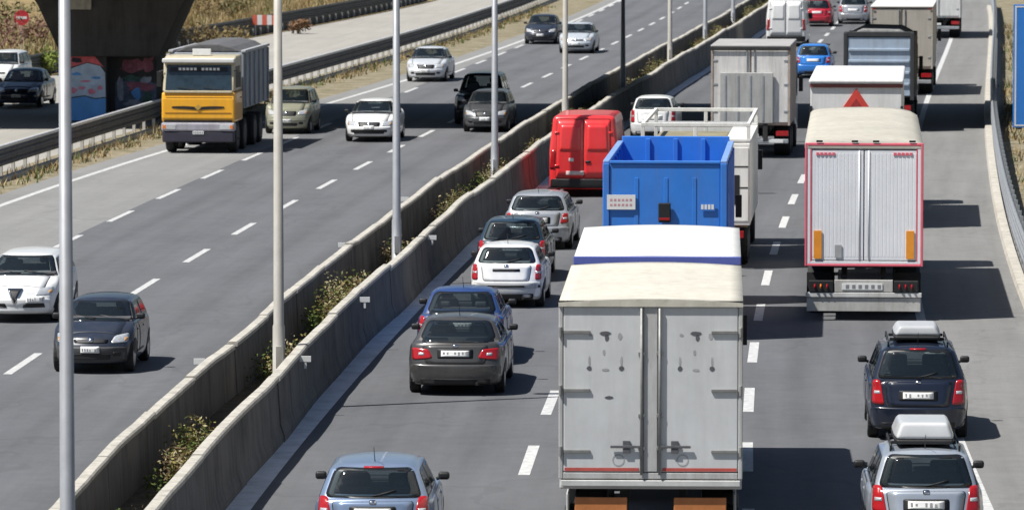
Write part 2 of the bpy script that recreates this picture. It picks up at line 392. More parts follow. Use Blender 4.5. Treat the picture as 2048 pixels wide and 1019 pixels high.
graf([(.02, 1.93), (.7, 2.13), (1.2, 2.03), (1.34, 1.95), (1.0, 2.34), (.5, 2.44), (.02, 2.38)], M_GR)
for u, z, a_, b_, m_ in ((.3, 1.7, .16, .06, M_GB), (1.05, 1.58, .2, .05, M_GB), (.2, 1.12, .12, .1, M_GPK), (.5, 1.2, .14, .07, M_GPK), (.85, 1.08, .16, .1, M_GPK), (1.2, 1.2, .1, .08, M_GPK), (.65, 1.45, .2, .04, M_GPK)): graf(blob(u, z, a_, b_, 9, .7), m_, 2)
graf(blob(.3, 2.2, .24, .09, 9, .6), M_GK, 2)
def graf2(pts, m, lay=1):
    mb = MB(); mb.add([Vector((x, -1.604-.003*lay, z)) for x, z in pts], [tuple(range(len(pts)))]); return mb.build('graffiti', m, ov)
graf2([(.0, .3), (1.5, .25), (1.5, 1.3), (.9, 1.5), (.0, 1.35)], mat('spray_dusk_blue', (.10, .13, .20), .6, 0, .5, 3))
M_D1 = mat('spray_dull_rose', (.36, .12, .17), .7, 0, .5, 4); M_D2 = mat('spray_dull_grey', (.34, .37, .44), .7, 0, .5, 4); M_D3 = mat('spray_dull_green', (.06, .13, .11), .7, 0, .5, 4)
for x, z, a, b, m, ly in ((.55, 1.95, .42, .22, M_D1, 1), (1.2, 1.95, .3, .3, M_D1, 2), (.9, 1.2, .5, .16, M_D1, 2), (.22, 1.05, .15, .42, M_D2, 3), (1.2, .8, .2, .3, M_D3, 3), (.7, .6, .35, .14, M_D2, 4), (.65, 1.5, .3, .1, M_D3, 4), (1.15, 1.45, .25, .1, M_D2, 5), (.8, .95, .16, .22, M_GB, 6)): graf2(blob(x, z, a, b, 13, .9), m, ly)

# ------------------------------------------------------------------ guard rails
def wbeam_mesh(L, name, m=None):
    prof = [(0, 0), (.02, .0), (.07, .06), (.07, .11), (.02, .155), (.07, .20), (.07, .25), (.02, .31), (0, .31)]
    mb = MB(); n = len(prof)
    for y in (-L/2, L/2):
        for a, z in prof: mb.v.append((a, y, z))
    for k in range(n-1): mb.f.append((k, k+1, n+k+1, n+k))
    for y in (-L/2, L/2):
        for a, z in prof: mb.v.append((a-.006, y, z))
    for k in range(n-1): mb.f.append((2*n+k+1, 2*n+k, 3*n+k, 3*n+k+1))
    return mb.mesh(name, m or M_GALV)
def guard_rail(tab, y0, y1, seg, side, zs, label, post_h, kerb=None, top=False, parent_at=150, pst=None, bm=None):
    root = thing('guard_rail', label, 'guard rail', (XW(tab, parent_at), parent_at, 0)); ox, oy = root.location.x, parent_at
    me = wbeam_mesh(seg*.999, 'rail_beam', bm); pm = MB().box(-.05, .05, -.06, .06, 0, post_h).mesh('post', pst or M_GALV)
    tm = MB().lathe([(.06, -seg*.4995), (.06, seg*.4995)], (0, 0, 0), 10, 'x').mesh('top_rail', mat('top_rail_paint', (.62, .62, .62), .5, .1, .12, 3))
    y = y0
    while y < y1:
        ang = -math.atan((XW(tab, y+seg/2)-XW(tab, y-seg/2))/seg); x = XW(tab, y)-ox
        for z in zs:
            inst('rail_beam', me, root, (x, y-oy, z), ang+(math.pi if side < 0 else 0))
        for k in (-.5, 0):
            yy = y+k*seg; inst('post', pm, root, (XW(tab, yy)-ox-side*.08, yy-oy, -.03), ang)
        if top: inst('top_rail', tm, root, (x, y-oy, top), ang+math.pi/2)
        y += seg
    if kerb:
        mb = MB(); ys = rng(y0, y1, 4); pr = [(-.12, -.02), (-.12, .12), (.10, .12), (.14, -.02)]
        for yy in ys:
            for a, z in pr: mb.v.append((XW(tab, yy)+a*side+kerb*side-ox, yy-oy, z))
        for i in range(len(ys)-1):
            for k in range(3): mb.f.append((i*4+k, i*4+k+1, i*4+5+k, i*4+4+k))
        mb.build('kerb', M_COPE, root)
    return root
guard_rail(T_BAR, 84, 330, 4, -1, (.36, .70), 'galvanised guard rail along the right hard shoulder', 1.05, .16)
M_DARKR = mat('dark_weathered_rail', (.07, .072, .07), .8, .1, .3, 2)
M_POSTW = mat('post_pale', (.5, .48, .44), .7, 0, .2, 4)
M_DARKB = mat('dark_beam', (.10, .10, .105), .7, .2, .35, 2)  # dark base colour for the beams below the pale top rail
guard_rail(T_RAIL, 130, 345, 4, 1, (.34, .56), 'guard rail with pale posts between the slow lane and the slip road', .84, .35, .92, pst=M_POSTW, bm=M_DARKB)
T_FAR = [(y, o-.6) for y, o in T_RAMPL]
fr = guard_rail(T_FAR, 232, 345, 4, 1, (.35, .62), 'weathered guard rail on the far side of the slip road', .95, None, parent_at=260, bm=M_DARKR)
MB_ = MB(); ys = rng(226, 345, 4)
for yy in ys:
    for a, z in ((-.15, -.05), (-.15, .34), (.12, .34), (.12, -.05)): MB_.v.append((XW(T_FAR, yy)+a-.25-fr.location.x, yy-260, z))
for i in range(len(ys)-1):
    for k in range(3): MB_.f.append((i*4+k, i*4+k+1, i*4+5+k, i*4+4+k))
MB_.build('low_wall', M_DARKR, fr)

# ------------------------------------------------------------------ car builder
def ax_lines(h, r, step):
    n = max(1, int(round(2*(h-r)/step))); a = [-(h-r)+2*(h-r)*i/n for i in range(n+1)]
    e = [h-r+r*t for t in (.35, .68, 1)]
    return [-x for x in reversed(e)]+a+e
def rbox(hx, hy, hz, r, step):
    lx, ly, lz = ax_lines(hx, r, step), ax_lines(hy, r, step), ax_lines(hz, r, step)
    vs = []; idx = {}; fs = []
    def V(p):
        k = tuple(round(c, 4) for c in p)
        if k not in idx:
            c = Vector((max(-(hx-r), min(hx-r, p[0])), max(-(hy-r), min(hy-r, p[1])), max(-(hz-r), min(hz-r, p[2]))))
            d = Vector(p)-c; q = c+d.normalized()*r if d.length > 1e-6 else c
            idx[k] = len(vs); vs.append(q)
        return idx[k]
    def face(A, Bl, mk, flip):
        for i in range(len(A)-1):
            for j in range(len(Bl)-1):
                q = [V(mk(A[i], Bl[j])), V(mk(A[i+1], Bl[j])), V(mk(A[i+1], Bl[j+1])), V(mk(A[i], Bl[j+1]))]
                fs.append(tuple(q[::-1]) if flip else tuple(q))
    face(lx, ly, lambda a, b: (a, b, hz), False); face(lx, ly, lambda a, b: (a, b, -hz), True)
    face(ly, lz, lambda a, b: (hx, a, b), False); face(ly, lz, lambda a, b: (-hx, a, b), True)
    face(lx, lz, lambda a, b: (a, -hy, b), False); face(lx, lz, lambda a, b: (a, hy, b), True)
    return vs, fs
def sstep(a, b, x):
    t = max(0, min(1, (x-a)/(b-a))); return t*t*(3-2*t)
def pw(tab, x):
    """piecewise smoothstep-free interpolation, softened"""
    return (interp(tab, x-.07)+2*interp(tab, x)+interp(tab, x+.07))/4
def roundpoly(pts, r, n=4):
    out = []; N = len(pts)
    for i in range(N):
        p0 = Vector(pts[i-1]); p = Vector(pts[i]); p1 = Vector(pts[(i+1) % N])
        a = (p0-p); b = (p1-p); ra = min(r, a.length*.45); rb = min(r, b.length*.45)
        A = p+a.normalized()*ra; Bq = p+b.normalized()*rb
        for k in range(n+1):
            t = k/n; out.append((A*(1-t)**2+p*2*t*(1-t)+Bq*t*t))
    return out
def dens(pts, st=.07):
    out = []
    for i in range(len(pts)):
        a = pts[i]; b = pts[(i+1) % len(pts)]; n = max(1, int((b-a).length/st))
        for k in range(n): out.append(a.lerp(b, k/n))
    return out
def inpoly(p, poly):
    c = False; n = len(poly); j = n-1
    for i in range(n):
        if (poly[i][1] > p[1]) != (poly[j][1] > p[1]) and p[0] < (poly[j][0]-poly[i][0])*(p[1]-poly[i][1])/(poly[j][1]-poly[i][1])+poly[i][0]: c = not c
        j = i
    return c
AX = {'rear': (lambda u, v: Vector((u, -9, v)), Vector((0, 1, 0)), lambda p: (p.x, p.z)),
      'front': (lambda u, v: Vector((u, 9, v)), Vector((0, -1, 0)), lambda p: (p.x, p.z)),
      'right': (lambda u, v: Vector((9, u, v)), Vector((-1, 0, 0)), lambda p: (p.y, p.z)),
      'left': (lambda u, v: Vector((-9, u, v)), Vector((1, 0, 0)), lambda p: (p.y, p.z)),
      'top': (lambda u, v: Vector((u, v, 9)), Vector((0, 0, -1)), lambda p: (p.x, p.y))}
WHEELS = {}
def wheel_meshes(r, w):
    if (r, w) not in WHEELS:
        t = MB().lathe([(r*.62, -w/2), (r*.93, -w/2), (r, -w*.36), (r, w*.36), (r*.93, w/2), (r*.62, w/2)], (0, 0, 0), 22).mesh('wheel', M_RUB)
        k = MB().lathe([(r*.2, -w*.515), (r*.25, -w*.53), (r*.64, -w*.50), (r*.64, w*.50), (r*.25, w*.53), (r*.2, w*.515)], (0, 0, 0), 16).mesh('rim', M_RIM if r < .45 else mat('truck_rim', (.07, .07, .075), .6, .2, .2, 6))
        WHEELS[(r, w)] = (t, k)
    return WHEELS[(r, w)]
def add_wheel(root, x, y, r=.3, w=.19):
    t, k = wheel_meshes(r, w); o = inst('wheel', t, root, (x, y, r)); inst('rim', k, o); return o

class Body:
    """closed shell; windows, lamps and panels are laid onto it by projection and the shell is opened under the glass"""
    def __init__(s, root, m): s.root = root; s.m = m; s.v = []; s.f = []; s.cut = []
    def add(s, vs, fs): k = len(s.v); s.v += vs; s.f += [tuple(i+k for i in f) for f in fs]
    def ready(s): s.bvh = BVHTree.FromPolygons(s.v, s.f)
    def proj(s, face, u, v, off):
        o, d, _ = AX[face]; hit, n, i, _ = s.bvh.ray_cast(o(u, v), d)
        if hit is None:
            hit, n, i, _ = s.bvh.find_nearest(o(u, v)+d*(9-1.2)); n = -d
        if n.dot(d) > 0: n = -n
        return hit+n*off
    def patch(s, name, poly, face, m, off=.006, parent=None, rnd=.03, rings=4, k0=0, k1=1, skirt=True, smooth=True):
        pl = dens(roundpoly(poly, rnd)) if rnd else dens([Vector(p) for p in poly])
        c = sum(pl, Vector((0, 0)))/len(pl); n = len(pl); mb = MB()
        ks = [k0+(k1-k0)*i/rings for i in range(rings+1)]
        if k0 == 0:
            mb.v.append(tuple(s.proj(face, c.x, c.y, off))); ks = ks[1:]
        for k in ks:
            for p in pl:
                q = c+(p-c)*k; mb.v.append(tuple(s.proj(face, q.x, q.y, off)))
        if skirt:
            for p in pl:
                q = c+(p-c)*k1; mb.v.append(tuple(s.proj(face, q.x, q.y, -.008)))
        b = 1 if k0 == 0 else 0; nr = len(ks)+(1 if skirt else 0)
        if k0 == 0: mb.f += [(0, 1+i, 1+(i+1) % n) for i in range(n)]
        for j in range(nr-1):
            mb.f += [(b+j*n+i, b+(j+1)*n+i, b+(j+1)*n+(i+1) % n, b+j*n+(i+1) % n) for i in range(n)]
        o = mb.build(name, m, parent or s.root, smooth=False)
        if name in ('tailgate', 'bonnet', 'door', 'rear_door'): s.patch('shut_line', poly, face, M_SEAL, .0025, o, rnd, 1, .97, 1.028, False)
        if smooth and skirt:
            k = len(o.data.polygons)-n
            for i, p in enumerate(o.data.polygons): p.use_smooth = i < k
        return o
    def glass(s, name, poly, face, rnd=.06):
        g_ = s.patch(name, poly, face, M_GLASS, .007, rnd=rnd, skirt=True)
        s.patch('seal', poly, face, M_SEAL, .004, g_, rnd=rnd, rings=2, k0=.87, k1=1.045)
        pl = roundpoly(poly, rnd); c = sum(pl, Vector((0, 0)))/len(pl)
        s.cut.append((face, [c+(p-c)*.97 for p in pl])); return g_
    def finish(s, name='body'):
        keep = []
        for f in s.f:
            ps = [s.v[i] for i in f]; n = (ps[1]-ps[0]).cross(ps[2]-ps[0]); dead = False
            for face, poly in s.cut:
                _, d, uv = AX[face]
                if n.normalized().dot(d) < -.15 and all(inpoly(uv(p), poly) for p in ps): dead = True; break
            if not dead: keep.append(f)
        mb = MB(); mb.v = [tuple(p) for p in s.v]; mb.f = keep
        return mb.build(name, s.m, s.root, smooth=True)

STY = {  # rear overhang of glass at belt, at roof; cowl, roof front measured from the nose; belt; nose z; deck z
 'hatch': dict(yr0=.10, yr1=.46, yf0=1.00, yf1=1.72, belt=.93, nose=.66, deck=.95),
 'sedan': dict(yr0=.72, yr1=1.30, yf0=1.15, yf1=1.90, belt=.93, nose=.67, deck=.97),
 'wagon': dict(yr0=.12, yr1=.42, yf0=1.12, yf1=1.85, belt=.93, nose=.67, deck=.95),
 'mpv':   dict(yr0=.08, yr1=.34, yf0=.85, yf1=1.75, belt=1.02, nose=.74, deck=1.02),
 'suv':   dict(yr0=.10, yr1=.36, yf0=1.25, yf1=1.80, belt=1.08, nose=.92, deck=1.08),
 'coupe': dict(yr0=.45, yr1=1.05, yf0=1.05, yf1=1.85, belt=.90, nose=.62, deck=.97)}
def car(name, label, px_front, X, Y, sty, m, L=3.9, W=1.68, H=1.45, face='away', lamps='tall', trim=None, detail=True, group=None, cat='car', grille='slot', rails=False, plate=True, lampz=None, bump=None, yaw=0):
    """Y is the distance of the end that faces the camera"""
    mS = slope(Y+L/2)+yaw; rz = -math.atan(mS)
    cx = X+mS*L/2; cy = Y+L/2
    root = thing(name, label, cat, (cx, cy, 0), rz+(math.pi if face == 'us' else 0), group)
    P = STY[sty]; k = W/1.68; z0 = .155; belt = P['belt']; hw = W/2; hl = L/2
    b = Body(root, m)
    ys = sorted([(-hl-.1, P['deck']-.06), (-hl+.05, P['deck']), (-hl+P['yr0']+.3, belt), (hl-P['yf0']-.25, belt), (hl-P['yf0']+.12, belt), (hl-.28, P['nose']+.10), (hl+.05, P['nose'])])
    vs, fs = rbox(hw, hl, (belt-z0)/2, .085, .085)
    out = []
    for p in vs:
        x, y, t = p.x, p.y, (p.z/(belt-z0))+.5
        zt = pw(ys, y); zb = z0+.05*sstep(hl*.72, hl, abs(y))
        z = zb+t*(zt-zb)
        wf = 1-(.12 if y > 0 else .075)*sstep(hl*.55, hl*1.02, abs(y))**1.5
        wf *= 1-.055*((t-.55)/.55)**2*(1 if t > .55 else 1.5)
        crown = .035*(1-(x/hw)**2)*sstep(.75, 1, t)*(1 if y > hl-P['yf0'] or y < -hl+P['yr0'] else 0)
        xr = x/hw
        if y > 0:
            w = sstep(hl*.6, hl, y); yy = y-w*(.20*xr*xr+.10*abs(xr)**6)-w*.10*sstep(.62, 1, t)+w*.02*sstep(.3, .45, t)
        else:
            w = sstep(hl*.65, hl, -y); yy = y+w*(.10*xr*xr+.08*abs(xr)**6)+w*.07*sstep(.55, .95, t)-w*.025*(sstep(.12, .25, t)-sstep(.5, .6, t))
        out.append(Vector((x*wf, yy, z+crown)))
    b.add(out, fs)
    gz0 = belt-.10; Hg = H-gz0; yr = lambda t: -hl+P['yr0']+(P['yr1']-P['yr0'])*t; yf = lambda t: hl-P['yf0']-(P['yf1']-P['yf0'])*t
    W0 = hw*.945; W1 = hw*.675; ghl = (yf(.5)-yr(.5))/2
    vs, fs = rbox(W0, ghl, Hg/2, .11, .085)
    def gmap(x, y, t):
        tt = t; v = (y/ghl+1)/2
        lo, hi = yr(tt), yf(tt); xr = x/W0
        ey = sstep(.55, 1, v); er = sstep(.6, 1, 1-v)
        yy = lo+(hi-lo)*v-ey*.16*xr*xr+er*.10*xr*xr
        xx = xr*(W0+(W1-W0)*(tt*.85+.15*tt*tt))
        zz = gz0+Hg*t-sstep(.8, 1, t)*(.045*xr*xr+.05*abs(v-.45)**2*2)
        return Vector((xx, yy, zz))
    b.add([gmap(p.x, p.y, p.z/Hg+.5) for p in vs], fs)
    b.ready()
    # ---- windows
    zb_, zt_ = belt+.02, H-.085
    def hwz(z): t = (z-gz0)/Hg; return W0+(W1-W0)*t
    wz = lambda z, f: hwz(z)*f
    rw = b.glass('rear_window', [(-wz(zb_, .86), zb_+.03), (wz(zb_, .86), zb_+.03), (wz(zt_, .86), zt_), (-wz(zt_, .86), zt_)], 'rear', .09)
    b.glass('windshield', [(-wz(zb_, .90), zb_-.0), (wz(zb_, .90), zb_-.0), (wz(zt_, .90), zt_), (-wz(zt_, .90), zt_)], 'front', .07)
    def sy(z, f):  # y across the greenhouse at height z; f 0 rear 1 front
        t = (z-gz0)/Hg; return yr(t)+(yf(t)-yr(t))*f
    cuts = [(.05, .28), (.31, .60), (.63, .93)] if sty in ('wagon', 'mpv', 'suv') else [(.10, .46), (.50, .92)]
    for sd_ in ('left', 'right'):
        for a, c in cuts:
            zl, zh = belt+.03, H-.13
            b.glass('side_window', [(sy(zl, a), zl), (sy(zl, c), zl), (sy(zh, min(c, .90)), zh), (sy(zh, max(a, .09)), zh)], sd_, .05)
        sx = 1 if sd_ == 'right' else -1
        # doors with handles
        for a, c in ((-.12*L, .115*L), (.125*L, hl-P['yf0']-.02)) if True else ():
            a0 = a if a > 0 else -.12*L
            d = b.patch('door', [(a0-.0, .34), (c, .34), (c, belt-.03), (a0-(.1 if a < 0 else 0), belt-.03)], sd_, m, .004, rnd=.05, rings=3)
            MB().box(sx*hw*.965, sx*(hw*.965+.035), a0+.06, a0+.24, belt-.16, belt-.125).build('handle', m, d, .01)
        # mirrors
        my = hl-P['yf0']-.30
        mm = MB(); v_, f_ = rbox(.082, .05, .058, .04, .06); mm.add([p+Vector((sx*(hw+.03), my, belt+.09)) for p in v_], f_); mm.tube((sx*(hw-.08), my+.02, belt+.04), (sx*(hw), my+.01, belt+.07), .025)
        mm.build('mirror', trim or M_BLACK, root, smooth=True)
        # wheels and arches
        for wy in (-hl+.72*L/3.9, hl-.76*L/3.9):
            r = .30 if H < 1.65 else .34
            b.patch('wheel_arch', [(wy+(r+.055)*math.cos(q), max(.24, r+(r+.055)*math.sin(q))) for q in [math.pi*(i/12) for i in range(13)]], sd_, M_BLACK, .004, rnd=0, rings=3)
            add_wheel(root, sx*(hw-.115), wy, r)
    # ---- ends
    bm = bump or m
    rb = b.patch('rear_bumper', [(-hw*.90, .25), (hw*.90, .25), (hw*.92, .58), (-hw*.92, .58)], 'rear', bm, .018, rnd=.07, rings=5)
    fb = b.patch('front_bumper', [(-hw*.84, .25), (hw*.84, .25), (hw*.84, .52), (-hw*.84, .52)], 'front', bm, .018, rnd=.07, rings=5)
    def bars(o, face, cx_, cz, w, h, off):
        n = 7
        for i in range(n):
            if i == 2: continue
            u = cx_-w*.40+w*.8*i/(n-1); r1, r2, r3 = random.uniform(.015, .04), random.uniform(.1, .3), random.uniform(.12, .3); b.patch('plate_print', [(u-w*r1, cz-h*r2), (u+w*r1, cz-h*r2), (u+w*.03, cz+h*r3), (u-w*.03, cz+h*r3)], face, M_PLTXT, off+.003, o, rnd=0, rings=1, skirt=False)
    if face == 'away' or True:
        lz = lampz or (.66, belt-.02)
        for sx in (-1, 1):
            if lamps == 'tall': pl = [(sx*hw*.66, lz[0]), (sx*hw*.90, lz[0]+.02), (sx*hw*.88, lz[1]), (sx*hw*.74, lz[1])]
            elif lamps == 'wide': pl = [(sx*hw*.46, .70), (sx*hw*.88, .66), (sx*hw*.89, .88), (sx*hw*.55, .86)]
            elif lamps == 'pillar': pl = [(sx*hw*.76, .62), (sx*hw*.92, .62), (sx*hw*.90, belt+.02), (sx*hw*.78, belt+.02)]
            else: pl = [(sx*hw*.64, .66), (sx*hw*.90, .66), (sx*hw*.89, .84), (sx*hw*.66, .84)]
            if face != 'us':
                tl = b.patch('tail_light', pl[::sx], 'rear', M_RED, .012, rnd=.05)
                c_ = sum((Vector(q) for q in pl), Vector((0, 0)))/4
                b.patch('reversing_lamp', [(c_.x-.05, c_.y-.03), (c_.x+.05, c_.y-.03), (c_.x+.05, c_.y+.02), (c_.x-.05, c_.y+.02)], 'rear', M_LAMP, .016, tl, rnd=.01, rings=1)
    if face == 'away':
        pz = .78 if sty != 'wagon' else .74
        b.patch('tailgate', [(-hw*.60, .60), (hw*.60, .60), (hw*.66, belt-.0), (-hw*.66, belt-.0)], 'rear', m, .005, rnd=.06)
        if plate == 'dark': b.patch('plate_recess', [(-.30, .80), (.30, .80), (.30, .86), (-.30, .86)], 'rear', M_BLACK, .009, rnd=.02, rings=2); b.patch('bumper_strip', [(-hw*.88, .46), (hw*.88, .46), (hw*.88, .51), (-hw*.88, .51)], 'rear', M_BLACK, .026, rnd=.01, rings=2)
        elif plate:
            b.patch('plate_recess', [(-.33, pz-.085), (.33, pz-.085), (.33, pz+.085), (-.33, pz+.085)], 'rear', M_BLACK if detail else m, .009, rnd=.03, rings=2)
            po = b.patch('number_plate', [(-.26, pz-.055), (.26, pz-.055), (.26, pz+.055), (-.26, pz+.055)], 'rear', M_PLATE, .014, rnd=.01, rings=2)
            if detail: bars(po, 'rear', 0, pz, .52, .11, .014)
        b.patch('lower_valance', [(-hw*.7, .22), (hw*.7, .22), (hw*.72, .33), (-hw*.72, .33)], 'rear', M_BLACK, .024, rnd=.03, rings=2)
        if detail:
            b.patch('badge', [(-.05, belt-.035), (.05, belt-.035), (.05, belt+.02), (-.05, belt+.02)], 'rear', M_CHROME, .012, rnd=.025, rings=1)
            if sty in ('hatch', 'mpv') and plate is True and W > 1.69: b.patch('brake_light', [(-.14, H-.085), (.14, H-.085), (.14, H-.062), (-.14, H-.062)], 'rear', M_RED, .012, rnd=.005, rings=1)
            if sty != 'sedan': b.patch('wiper', [(-.02, belt+.06), (.02, belt+.055), (.32, belt+.13), (.32, belt+.15)], 'rear', M_BLACK, .022, rnd=.005, rings=1)
            MB().tube((hw*.45, -hl+.05, .24), (hw*.45, -hl-.03, .23), .03).build('exhaust', M_CHASSIS, root)
            MB().tube((.0, -hl+P['yr1']+.25, H-.03), (.0, -hl+P['yr1']-.05, H+.22), .008, .004, 6).build('antenna', M_BLACK, root)
    else:
        nz = P['nose']
        b.patch('bonnet', [(-hw*.74, hl-P['yf0']+.12), (hw*.74, hl-P['yf0']+.12), (hw*.66, hl-.30), (-hw*.66, hl-.30)], 'top', m, .005, rnd=.08)
        for sx in (-1, 1):
            pl = [(sx*hw*.48, nz-.07), (sx*hw*.86, nz-.06), (sx*hw*.88, nz+.10), (sx*hw*.56, nz+.06)]
            hl_ = b.patch('headlight', pl[::sx], 'front', M_LAMP, .010, rnd=.05)
            b.patch('indicator', [(sx*hw*.82-.03, nz-.035), (sx*hw*.82+.03, nz-.035), (sx*hw*.82+.03, nz+.025), (sx*hw*.82-.03, nz+.025)], 'front', M_AMBER, .014, hl_, rnd=.015, rings=1)
            b.patch('fog_lamp', [(sx*hw*.62-.07, .35), (sx*hw*.62+.07, .35), (sx*hw*.62+.07, .43), (sx*hw*.62-.07, .43)], 'front', M_BLACK, .024, rnd=.03, rings=2)
        if grille == 'triangle':
            gr = b.patch('grille', [(-.17, nz+.06), (0, .36), (.17, nz+.06)], 'front', M_CHROME, .024, rnd=.03, rings=3)
            b.patch('mesh', [(-.125, nz+.035), (0, .42), (.125, nz+.035)], 'front', M_BLACK, .03, gr, rnd=.02, rings=2)
            for sx in (-1, 1): b.patch('air_intake', [(sx*.16, .34), (sx*.62, .34), (sx*.60, .43), (sx*.20, .43)][::sx], 'front', M_BLACK, .026, rnd=.03)
            pzx, pz = -.42, .50
        else:
            if grille == 'slot': b.patch('grille', [(-hw*.40, nz-.06), (hw*.40, nz-.06), (hw*.42, nz+.0), (-hw*.42, nz+.0)], 'front', M_BLACK, .012, rnd=.02)
            else: b.patch('grille', [(-hw*.40, nz-.10), (hw*.40, nz-.10), (hw*.44, nz+.05), (-hw*.44, nz+.05)], 'front', M_BLACK, .012, rnd=.05)
            b.patch('badge', [(-.05, nz-.05), (.05, nz-.05), (.05, nz+.04), (-.05, nz+.04)], 'front', M_CHROME, .020, rnd=.02, rings=1)
            wi, hi_ = (.58, .44) if grille == 'none' else (.46, .40)
            b.patch('air_intake', [(-hw*wi, .29), (hw*wi, .29), (hw*(wi+.03), hi_), (-hw*(wi+.03), hi_)], 'front', M_BLACK, .026, rnd=.03)
            pzx, pz = 0, .50 if grille == 'none' else .47
        po = b.patch('number_plate', [(pzx-.18, pz-.055), (pzx+.18, pz-.055), (pzx+.18, pz+.055), (pzx-.18, pz+.055)], 'front', M_PLATE, .030, rnd=.01, rings=2)
        if detail: bars(po, 'front', pzx, pz, .36, .11, .030)
        for sx in (-.25, .3): b.patch('wiper', [(sx-.26, belt+.05), (sx-.26, belt+.03), (sx+.22, belt+.075), (sx+.22, belt+.095)], 'front', M_BLACK, .02, rnd=0, rings=1)
    # ---- cabin
    B('interior', M_SHELF, root, -W0+.08, W0-.08, yr(0)+.16, yf(0)-.2, belt-.02, belt+.022)
    fy = hl-P['yf0']-1.05; sh = H-belt
    for sx in (-.36, .36):
        s_ = B('seat', M_SEAT, root, sx-.23, sx+.23, fy-.06, fy+.06, belt, belt+sh*.42, .05); B('headrest', M_SEAT, s_, sx-.12, sx+.12, fy-.05, fy+.04, belt+sh*.45, belt+sh*.74, .04)
    if L > 3.5:
        ry = fy-.85
        s_ = B('rear_seat', M_SEAT, root, -.6, .6, ry-.06, ry+.05, belt, belt+sh*.24, .04)
        for sx in (-.36, .36): B('headrest', M_SEAT, s_, sx-.11, sx+.11, ry-.05, ry+.04, belt+sh*.26, belt+sh*.46, .03)
    B('dashboard', M_SHELF, root, -W0+.1, W0-.1, yf(0)-.45, yf(0)-.2, belt, belt+.08, .03)
    MB().lathe([(.17, -.01), (.19, 0), (.17, .01)], (0, 0, 0), 14, 'z').build('steering_wheel', M_BLACK, root).matrix_local = Matrix.Translation((-.36, yf(0)-.55, belt+.07)) @ Matrix.Rotation(R(65), 4, 'X')
    if rails:
        for sx in (-1, 1):
            MB().tube((sx*W1*.86, yr(1)+.15, H+.035), (sx*W1*.86, yf(1)-.15, H+.035), .018, n=8).tube((sx*W1*.86, yr(1)+.2, H-.05), (sx*W1*.86, yr(1)+.2, H+.03), .018, n=6).tube((sx*W1*.86, yf(1)-.2, H-.05), (sx*W1*.86, yf(1)-.2, H+.03), .018, n=6).build('roof_rail', M_BLACK, root, smooth=True)
    b.finish()
    return root

def roof_box(label, carroot, H, L, W, h, m, m2, ydir=0):
    o = thing('roof_box', label, 'roof box', tuple(carroot.matrix_basis @ Vector((0, ydir, H))), carroot.rotation_euler.z)
    for k, (z0_, z1_, mm, nm) in enumerate(((.06, .13, m2, 'lower_shell'), (.132, h, m, 'lid'))):
        vs, fs = rbox(W/2, L/2, (z1_-z0_)/2, min(.03 if k == 0 else .055, (z1_-z0_)*.48), .12)
        out = []
        for p in vs:
            t = p.z/(z1_-z0_)+.5; yy = p.y/(L/2)
            f = 1-.08*yy**4-(.20*t if k else .05*(1-t))
            out.append(Vector((p.x*f, p.y*(1-(.05*t if k else 0)), z0_+(z1_-z0_)*t*(1-(.30*sstep(.3, 1, yy) if k else 0)))))
        MB().add(out, fs).build(nm, mm, o, smooth=True)
    for y in (-L*.25, L*.25): B('crossbar', M_BLACK, o, -.47, .47, y-.025, y+.025, .02, .07, .01)
    return o

# ---- paints
P_WHITE = paint('white', (.74, .74, .73)); P_SILVER = mat('paint_silver', (.46, .48, .51), .32, .45, .06, 1.5, .6); P_SILVERB = mat('paint_silver_blue', (.22, .29, .42), .32, .4, .06, 1.5, .6)
P_GREY = mat('paint_warm_grey', (.075, .073, .072), .34, .35, .08, 1.5, .6); P_NAVY = paint('navy', (.018, .028, .065)); P_BLUE = paint('mid_blue', (.025, .055, .17))
P_DARK = paint('charcoal', (.020, .026, .042)); P_BLACKP = paint('black', (.012, .012, .014)); P_OLIVE = mat('paint_champagne', (.33, .325, .24), .35, .35, .07, 1.5, .5)
P_BRBLUE = paint('bright_blue', (.03, .19, .58)); P_DKTEAL = paint('dark_teal', (.018, .04, .065)); P_REDV = paint('van_red', (.78, .03, .035))

# queue on the right carriageway (backs to the camera)
Q = 'cars queueing in the lane beside the median'
car('hatchback', 'silver blue hatchback nearest the camera at the bottom edge', 0, -1.97, 77.0, 'hatch', P_SILVERB, 3.85, 1.73, 1.45, lamps='tall', lampz=(.62, .99), group=Q)
car('sedan', 'grey sedan with red wraparound tail lights behind the blue car', 0, -1.05, 100.8, 'sedan', P_GREY, 4.45, 1.80, 1.37, lamps='wide', group=Q, bump=P_GREY)
car('estate_car', 'mid blue car directly ahead of the grey sedan', 0, -1.04, 106.6, 'sedan', P_BLUE, 4.3, 1.72, 1.42, lamps='pillar', group=Q)
car('hatchback', 'boxy white hatchback with dark plate in the queue by the median', 0, -.13, 119.6, 'hatch', P_WHITE, 3.7, 1.64, 1.38, lamps='pillar', lampz=(.6, .9), group=Q, plate='dark', bump=mat('pale_bumper', (.5, .5, .49), .6))
car('hatchback', 'dark teal blue hatchback just ahead of the boxy white hatchback', 0, -.02, 126.6, 'hatch', P_DKTEAL, 3.9, 1.68, 1.45, lamps='pillar', group=Q)
car('estate_car', 'silver estate car behind the red van', 0, .62, 136.5, 'wagon', P_SILVER, 4.3, 1.72, 1.40, lamps='tall', group=Q)
car('hatchback', 'small white car half hidden ahead of the red van', 0, 4.75, 185.5, 'mpv', P_WHITE, 3.7, 1.62, 1.50, lamps='pillar', detail=False, group=Q)
mpv = car('minivan', 'navy minivan carrying a grey roof box in the right lane', 0, 6.92, 93.2, 'mpv', paint('blue_black', (.009, .014, .030)), 4.35, 1.74, 1.62, lamps='tall', lampz=(.62, 1.04), rails=True)
